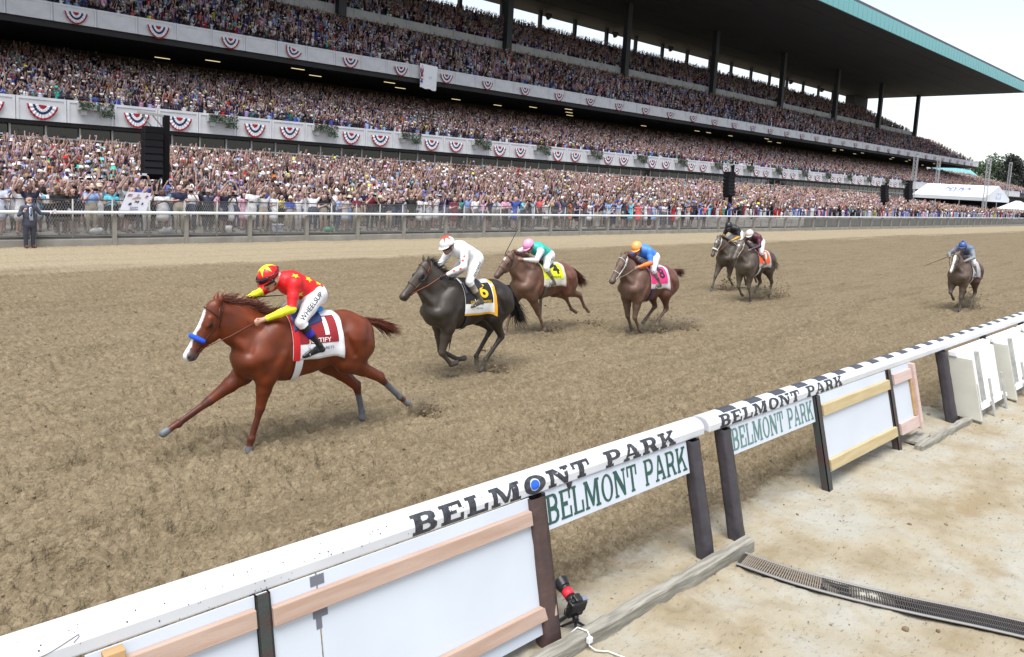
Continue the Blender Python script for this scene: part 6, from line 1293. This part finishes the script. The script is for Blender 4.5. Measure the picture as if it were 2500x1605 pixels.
h3, b3, bits3, _ = make_horse(P3, (11.49, 11.35, 0), 'muddy chestnut race horse with white star and yellow number 4 cloth')
J3 = rider('green', .06, -.10, .02, gaze=(.8, .1, -.6), helmet=lin('#e79ac2'), cols={0: (.015, .42, .34), 1: (.72, .71, .72), 2: (.60, .57, .55), 3: (.30, .19, .14), 5: (.78, .78, .80), 6: (.13, .12, .09), 7: (.26, .24, .17), 9: (.26, .24, .17), 10: lin('#e79ac2'), 11: (.2, .08, .07)}, words=[('GALL', .085, (-.05, .2, 1.64), (.15, .95, .12), (-.80, 0, .6), (.02, .02, .02))], whip=((.97, -.15, 1.76), (.60, -.20, 2.27)))
J3['handR'] = (.86, -.14, 1.72); J3['elbowR'] = (.58, -.30, 1.72); J3['handL'] = (.72, .12, 1.66); J3['elbowL'] = (.45, .27, 1.64)
make_jockey(J3, (11.49, 11.35, 0), 'jockey in green and white silks with pink cap raising a whip', horse=(bits3, mat('dark rein', (.05, .02, .015), .5)))
# fourth: bay with white bridle, pink cloth
P4 = dict(name='bay', cell=.019, coat=(.12, .048, .032), points=(.11, .06, .042), mane=(.09, .025, .018), mud=.7, poll=(.94, 1.79), nose=(1.36, 1.26), dz=-.03, hyaw=.03, muzzle=(.09, .06, .05), ear=(-.03, .13), tack=(.72, .72, .72),
          LF=[(.46, .85), (.50, .43), (.30, .14), (.20, .05)], RF=[(.48, .84), (.42, .41), (.30, .16), (.24, .07)], LH=[(-.50, .92), (-.66, .53), (-.40, .30), (-.33, .18)], RH=[(-.42, .88), (-.60, .55), (-.26, .28), (-.17, .20)], tail=(-.9, 0, .1), tail_len=.45, tail_grav=.9, girth=(.05, .03, .12),
          cloth=dict(base=(.60, .55, .55), panel=lin('#e0357c'), pv=.82, words=[('8', .36, .62, .46, (.015, .015, .02), 'number', .03, 1.1, 0)]))
h4, b4, bits4, _ = make_horse(P4, (13.57, 10.05, 0), 'muddy bay race horse with white bridle and hot pink cloth')
OR = lin('#f0772c'); BLU = lin('#3f7fe0')
J4 = rider('orange', .06, -.06, .02, gaze=(.85, .3, -.5), helmet=lin('#f3a45c'), cols={0: BLU, 1: BLU, 2: OR, 3: (.35, .2, .14), 5: (.75, .75, .78), 6: (.12, .11, .085), 7: (.20, .19, .14), 9: (.20, .19, .14), 10: OR, 11: (.2, .08, .07)})
make_jockey(J4, (13.57, 10.05, 0), 'jockey in blue and orange silks with an orange cap', horse=(bits4, mat('grey rein', (.25, .23, .2), .6)))
# pair behind
P5 = dict(name='black bay', cell=.024, coat=(.030, .020, .016), points=(.04, .032, .026), mane=(.01, .009, .009), mud=.8, poll=(1.05, 1.76), nose=(1.41, 1.21), star=True, roll=(.75, .74, .70), tack=(.7, .7, .68), ear=(.02, .13), muzzle=(.08, .06, .055),
          LF=[(.42, .86), (.42, .46), (.20, .26), (.12, .20)], RF=[(.60, .84), (.84, .48), (.97, .16), (1.01, .03)], LH=[(-.60, .92), (-1.05, .62), (-1.28, .35), (-1.40, .22)], RH=[(-.52, .9), (-.95, .55), (-1.1, .25), (-1.16, .1)], tail=(-.8, 0, -.5), cloth=dict(base=(.7, .7, .7)))
_, _, bits5, _ = make_horse(P5, (22.15, 12.9, 0), 'dark race horse with white shadow roll and white bridle, farther from the inner rail')
GOLD = (.45, .25, .03)
J5 = rider('black', .10, .10, gaze=(.9, .2, -.4), helmet=(.012, .012, .016), cols={0: (.012, .012, .016), 1: (.014, .014, .018), 2: GOLD, 3: (.10, .07, .055), 5: (.75, .75, .78), 6: BOOT, 7: DUST, 9: DUST, 10: GOLD, 11: (.08, .04, .04)}); make_jockey(J5, (22.15, 12.9, 0), 'jockey in black silks with gold bands on sleeves', horse=(bits5, mat('orange rein', (.28, .07, .035), .5)))
P6 = dict(name='grey mud', cell=.024, coat=(.055, .038, .030), points=(.06, .048, .038), mane=(.03, .022, .018), mud=.9, poll=(.90, 1.82), nose=(1.33, 1.36), hyaw=.03, star=True, tack=(.5, .45, .4), ear=(-.03, .12), muzzle=(.10, .08, .07),
          LF=[(.42, .86), (.42, .45), (.25, .15), (.20, .03)], RF=[(.50, .85), (.56, .46), (.38, .22), (.29, .17)], LH=[(-.60, .93), (-.95, .55), (-.91, .20), (-.93, .04)], RH=[(-.5, .9), (-.76, .52), (-.52, .30), (-.44, .22)], tail=(-.7, 0, -.7), cloth=dict(base=(.45, .42, .38), panel=lin('#f0561e'), pv=.8, words=[('7', .34, .62, .45, (.8, .8, .8), 'number', .03, 1.1, 0)]))
_, _, bits6, _ = make_horse(P6, (20.67, 11.35, 0), 'mud coated race horse with orange cloth running beside the dark horse')
MRN = (.075, .012, .028)
J6 = rider('maroon', .02, .0, gaze=(.9, .2, -.45), helmet=(.62, .55, .53), cols={0: MRN, 1: MRN, 2: (.05, .012, .022), 3: (.2, .13, .1), 5: (.72, .70, .72), 6: (.12, .10, .08), 7: (.2, .16, .12), 9: (.2, .16, .12), 10: (.6, .55, .5), 11: (.1, .05, .05)}); make_jockey(J6, (20.67, 11.35, 0), 'jockey in maroon silks with pale pink cap', horse=(bits6, mat('dark rein', (.05, .02, .015), .5)))
# last, alone near the inner rail
P7 = dict(name='tail ender', cell=.022, coat=(.085, .048, .036), points=(.13, .10, .075), mane=(.06, .03, .02), mud=.85, poll=(.95, 1.80), nose=(1.32, 1.27), blaze=[0, .03, .035, .028, .03, .03], tack=(.05, .04, .03), ear=(-.02, .12), muzzle=(.12, .10, .085),
          LF=[(.45, .86), (.50, .46), (.44, .16), (.45, .03)], RF=[(.50, .85), (.64, .58), (.40, .40), (.31, .34)], LH=[(-.55, .92), (-.86, .52), (-.62, .2), (-.55, .06)], RH=[(-.5, .9), (-.8, .5), (-.6, .25), (-.52, .12)], tail=(-.7, 0, -.7), cloth=dict(base=(.42, .41, .42)))
_, _, bits7, _ = make_horse(P7, (25.9, 7.12, 0), 'muddy race horse with pale blaze trailing alone behind the field')
J7 = rider('grey', .06, -.03, gaze=(.95, 0, -.35), helmet=(.05, .09, .26), pompom=(.03, .07, .40), cols={0: (.10, .14, .23), 1: (.26, .29, .36), 2: (.22, .22, .22), 3: (.25, .16, .13), 5: (.70, .70, .74), 6: (.10, .09, .075), 7: DUST, 9: DUST, 10: (.5, .5, .5), 11: (.1, .05, .05)}, whip=((.55, -.33, 1.66), (.62, -.98, 1.28)))
J7['handR'] = (.48, -.30, 1.66); J7['elbowR'] = (.22, -.42, 1.72); make_jockey(J7, (25.9, 7.12, 0), 'jockey in grey blue silks with blue pompom cap swinging a whip', horse=(bits7, mat('dark rein', (.05, .02, .015), .5)))
# ---------------------------------------------------------------- dirt thrown up by the hooves
kr = np.random.default_rng(23)
def kick(x, y, n, sx, sz, nm='thrown_dirt'):
    pts = []
    for _ in range(n):
        t = abs(kr.normal(0, 1)); pts.append((x + abs(kr.normal(0, sx)), y + kr.normal(0, .14), max(.0, abs(kr.normal(0, sz)) * (.4 + .6 * t)), kr.choice([.008, .013, .02, .034], p=[.45, .3, .18, .07])))
    o = lumps(nm, pts, MATS['loose dirt']); return o
for x, y, n, sx, sz in ((5.95, 8.2, 260, .22, .10), (8.3, 9.45, 300, .20, .10), (11.6, 11.25, 240, .25, .10), (13.0, 11.2, 120, .3, .1), (13.75, 9.95, 320, .35, .13), (14.6, 9.8, 200, .3, .12), (21.0, 11.3, 420, .6, .22), (22.0, 11.3, 300, .5, .2), (21.6, 12.9, 300, .4, .25), (26.5, 7.1, 420, .5, .22)): kick(x, y, int(n * 1.5), sx, sz * 1.3)
dv = bpy.data.materials.new('dust puff'); dv.use_nodes = True; t = dv.node_tree; t.nodes.remove(t.nodes['Principled BSDF']); vp = t.nodes.new('ShaderNodeVolumePrincipled'); vp.inputs['Color'].default_value = (.62, .50, .34, 1); tc = t.nodes.new('ShaderNodeTexCoord'); nz = t.nodes.new('ShaderNodeTexNoise'); nz.inputs['Scale'].default_value = 2.2; nz.inputs['Detail'].default_value = 4; t.links.new(tc.outputs['Object'], nz.inputs['Vector'])
ln = t.nodes.new('ShaderNodeVectorMath'); ln.operation = 'LENGTH'; t.links.new(tc.outputs['Object'], ln.inputs[0]); fo = t.nodes.new('ShaderNodeMapRange'); fo.inputs[1].default_value = 1.0; fo.inputs[2].default_value = .15; fo.inputs[3].default_value = 0; fo.inputs[4].default_value = 1; t.links.new(ln.outputs['Value'], fo.inputs[0]); mr = t.nodes.new('ShaderNodeMapRange'); mr.inputs[1].default_value = .42; mr.inputs[2].default_value = .72; mr.inputs[3].default_value = 0; mr.inputs[4].default_value = 16; t.links.new(nz.outputs[0], mr.inputs[0]); mu = t.nodes.new('ShaderNodeMath'); mu.operation = 'MULTIPLY'; t.links.new(mr.outputs[0], mu.inputs[0]); t.links.new(fo.outputs[0], mu.inputs[1]); t.links.new(mu.outputs[0], vp.inputs['Density']); t.links.new(vp.outputs[0], t.nodes['Material Output'].inputs['Volume'])
for x, y, z, a, b, c in ((6.05, 8.2, .16, .38, .2, .2), (8.4, 9.45, .12, .45, .22, .18), (14.0, 9.95, .16, .7, .3, .25), (15.2, 9.9, .15, .6, .3, .2), (11.9, 11.25, .1, .4, .2, .15), (21.3, 11.4, .2, .8, .4, .3), (26.6, 7.1, .22, .6, .35, .3)):
    mb = MB(); mb.ball((0, 0, 0), 1, 14, 9); o = mb.build('dust_puff', dv, smooth=True, loc=(x, y, z)); o.scale = (a, b, c); tag(o, kind='stuff')
